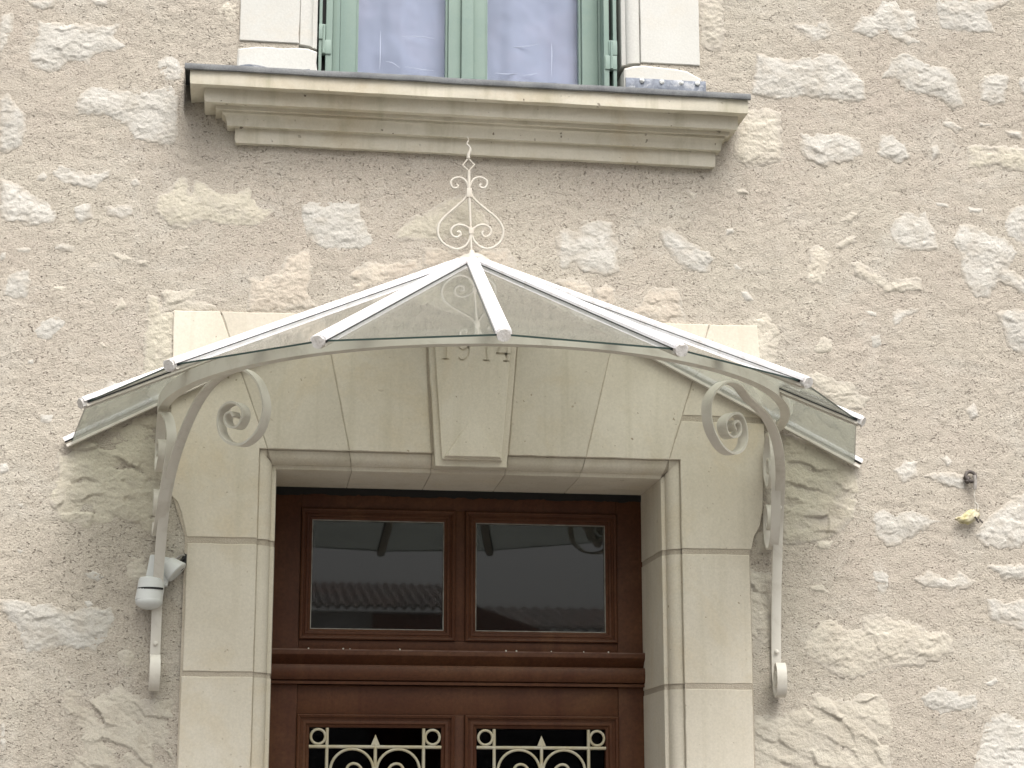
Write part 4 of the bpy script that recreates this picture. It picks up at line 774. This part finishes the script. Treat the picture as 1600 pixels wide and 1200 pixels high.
bx, bz = FIN['stem'][3]; MB().box(bx-.009, bx+.009, FY-.007, FY+.007, bz-.014, bz+.018, .003).build('collar', M['finial'], stem, angle=40)
bx, bz = FIN['stem'][1]; MB().box(bx-.008, bx+.008, FY-.006, FY+.006, bz+.03, bz+.052, .003).build('collar', M['finial'], stem, angle=40)
bx, bz = FIN['stem'][0]; MB().tube([(bx, FY, bz-.02), (bx, FY, bz+.004), (bx, FY, bz+.03)], lambda t: .022*(1-t)+.007, 10).build('finial_foot', M['finial'], stem, angle=60)

# ------------------------------------------------------------------ small things on the wall
lamp = thing('security_sensor', 'small white plastic motion sensor fixed to the wall behind the left bracket', 'motion sensor')
def cyl(p0, p1, r0, r1, n=24, caps=True):
    mb = MB(); A = Vector(p0); B = Vector(p1); mb_p = [A, A+(B-A)*.5, B]
    t = (B-A).normalized(); a = t.cross(Vector((0, 1, .1))).normalized(); b2 = t.cross(a); secs = []
    for p, r in ((A, r0*.92), (A+t*.003, r0), (B-t*.003, r1), (B, r1*.92)): secs.append([p+a*math.cos(2*math.pi*j/n)*r+b2*math.sin(2*math.pi*j/n)*r for j in range(n)])
    mb.sweep(None, secs); return mb
b = MB(); b.box(-.034, .036, -.040, -.002, -.048, .042, .006); ca, sa = math.cos(R(-9)), math.sin(R(-9))
b.v = [(x*ca-z*sa-.976, y, x*sa+z*ca+2.405) for x, y, z in b.v]; b.build('mounting_box', M['plastic'], lamp, angle=40)
cyl((-.950, -.030, 2.425), (-.918, -.036, 2.395), .026, .038).build('side_cone', M['plastic'], lamp, angle=40)
hd = cyl((-.994, -.040, 2.372), (-1.002, -.050, 2.300), .040, .042)
h_ = hd.build('sensor_head', M['plastic'], lamp, angle=40)
bm = bmesh.new(); bmesh.ops.create_uvsphere(bm, u_segments=20, v_segments=12, radius=.0415)
MB().add([(v.co.x-1.0005, v.co.y-.051, v.co.z*.6+2.304) for v in bm.verts], [[v.index for v in f.verts] for f in bm.faces]).build('lens_dome', M['plastic'], h_, angle=60); bm.free()
sec = []
for k in range(13):
    a = R(200+k*11); sec.append([(-.996+.0425*math.cos(a), -.0445+.0425*math.sin(a), 2.342+dz) for dz in (-.003, .003)]+[(-.996+.036*math.cos(a), -.0445+.036*math.sin(a), 2.342+dz) for dz in (.003, -.003)])
MB().sweep(None, sec).build('slit', M['black'], h_)
cb = thing('cable', 'short tangle of dark cables coming out beside the door jamb above the white sensor', 'cable')
for pts, r_, m_ in (([(-.893, .01, 2.445), (-.905, -.02, 2.44), (-.918, -.03, 2.425), (-.930, -.03, 2.432), (-.945, -.02, 2.44)], .0035, 'black'), ([(-.892, .0, 2.43), (-.900, -.02, 2.415), (-.912, -.028, 2.405), (-.925, -.035, 2.418)], .003, 'black'),
                    ([(-.893, .0, 2.455), (-.91, -.016, 2.452), (-.925, -.02, 2.438), (-.93, -.02, 2.42)], .0035, 'galv'), ([(-.985, -.008, 2.47), (-.975, -.02, 2.462), (-.965, -.015, 2.478), (-.96, .0, 2.49)], .0035, 'galv')):
    MB().tube(crom(pts, 5), r_, 6).build('strand', M[m_], cb, angle=60)
b = MB(); block(b, [(-.905, 2.425), (-.886, 2.42), (-.886, 2.455), (-.9, 2.46), (-.908, 2.445)], -.009, .0, seed=91, bev=.001); b.build('hole', M['black'], cb)

hook = thing('wall_hook', 'rusty iron ring hook with a steel pin set in the wall right of the canopy', 'hook')
MB().tube([(1.655+.017*math.cos(2*math.pi*k/20), -.018+.004*math.sin(2*math.pi*k/20), 2.765+.017*math.sin(2*math.pi*k/20)) for k in range(20)], .006, 8, True).build('ring', M['rust'], hook, angle=60)
MB().tube([(1.640, .01, 2.765), (1.648, -.014, 2.760), (1.640, -.02, 2.745)], .008, 8).build('eye_bolt', M['rust'], hook, angle=60)
MB().tube([(1.664, -.026, 2.768), (1.666, -.028, 2.745), (1.664, -.026, 2.722)], .0062, 10).build('pin', M['galv'], hook, angle=60)
sc = thing('dried_scrap', 'crumpled yellowish dried scrap hanging on a thin string from the wall hook', 'scrap')
MB().tube(crom([(1.664, -.026, 2.722), (1.661, -.024, 2.70), (1.664, -.022, 2.685), (1.663, -.022, 2.665), (1.661, -.022, 2.65)], 4), .0018, 6).build('string', M['string'], sc, angle=60)
MB().tube(crom([(1.664, -.022, 2.678), (1.672, -.022, 2.67), (1.671, -.022, 2.65)], 4), .003, 6).build('string', M['string'], sc, angle=60)
X, Z = np.meshgrid(np.linspace(0, 1, 26), np.linspace(0, 1, 16)); xx = 1.592+X*.085
top = 2.622+.030*np.sin(np.clip(X, 0, 1)*2.2)*X**.5+.012*X; bot = 2.618-.018*np.sin(X*3.1)+.010*X
zz = bot+(top-bot)*Z; yy = -.020-.014*np.sin(Z*3.1)*np.sin(X*3.0)+.006*fbm(X*7, Z*5, 5, 3)
zz = zz+.004*fbm(X*9, Z*4, 8, 2); i = np.arange(15)[:, None]*26+np.arange(25)[None, :]
np_obj('crumpled_piece', np.stack([xx, yy, zz], -1).reshape(-1, 3), np.stack([i, i+1, i+27, i+26], -1).reshape(-1, 4), M['scrap'], sc)
for dx, dz in ((1.664, 2.612), (1.676, 2.612), (1.660, 2.620)):
    MB().tube([(dx-.005, -.036, dz+.008), (dx, -.038, dz), (dx+.004, -.036, dz-.002)], .0032, 6).build('dark_bit', M['rust'], sc, angle=60)

# ------------------------------------------------------------------ across the street, seen only as a reflection in the door lights
ob = thing('outbuilding', 'low outbuilding with a rusty corrugated roof across the street, mirrored in the door glass', 'building')
MB().box(-9, 1.6, -20, -14, 0, 3.93).build('wall', M['render'], ob)
for k in range(12):
    if k % 5 in (1, 2): MB().box(-8.6+k*.85, -8.6+k*.85+.72, -13.99, -13.93, .6, 3.9).build('board', M['redboard'], ob)
MB().box(1.6, 12, -20, -14.2, 0, 3.76).build('wall', M['render'], ob)
def roof(x0, x1, y0, y1, z0, z1, w_, amp, n, m):
    mb = MB(); secs = []
    for k in range(n+1):
        x = x0+(x1-x0)*k/n; c_ = amp*math.sin(x*2*math.pi/w_); secs.append([(x, y0, z0+c_), (x, y1, z1+c_), (x, y1, z1-.03+c_), (x, y0, z0-.03+c_)])
    mb.sweep(None, secs).build('roof', m, ob)
roof(-9.3, 1.75, -13.88, -15.7, 3.98, 4.44, .10, .02, 900, M['corr'])
roof(1.8, 12.2, -14.05, -16.2, 3.80, 4.25, .14, .02, 600, M['corr'])
mb = MB(); mb.add([(1.70, -13.95, 3.5), (1.70, -13.95, 4.05), (3.3, -13.95, 3.5), (1.70, -14.15, 3.5), (1.70, -14.15, 4.05), (3.3, -14.15, 3.5)], [(0,1,2),(5,4,3),(0,3,4,1),(1,4,5,2),(2,5,3,0)]); mb.build('gable_boards', M['redboard'], ob)
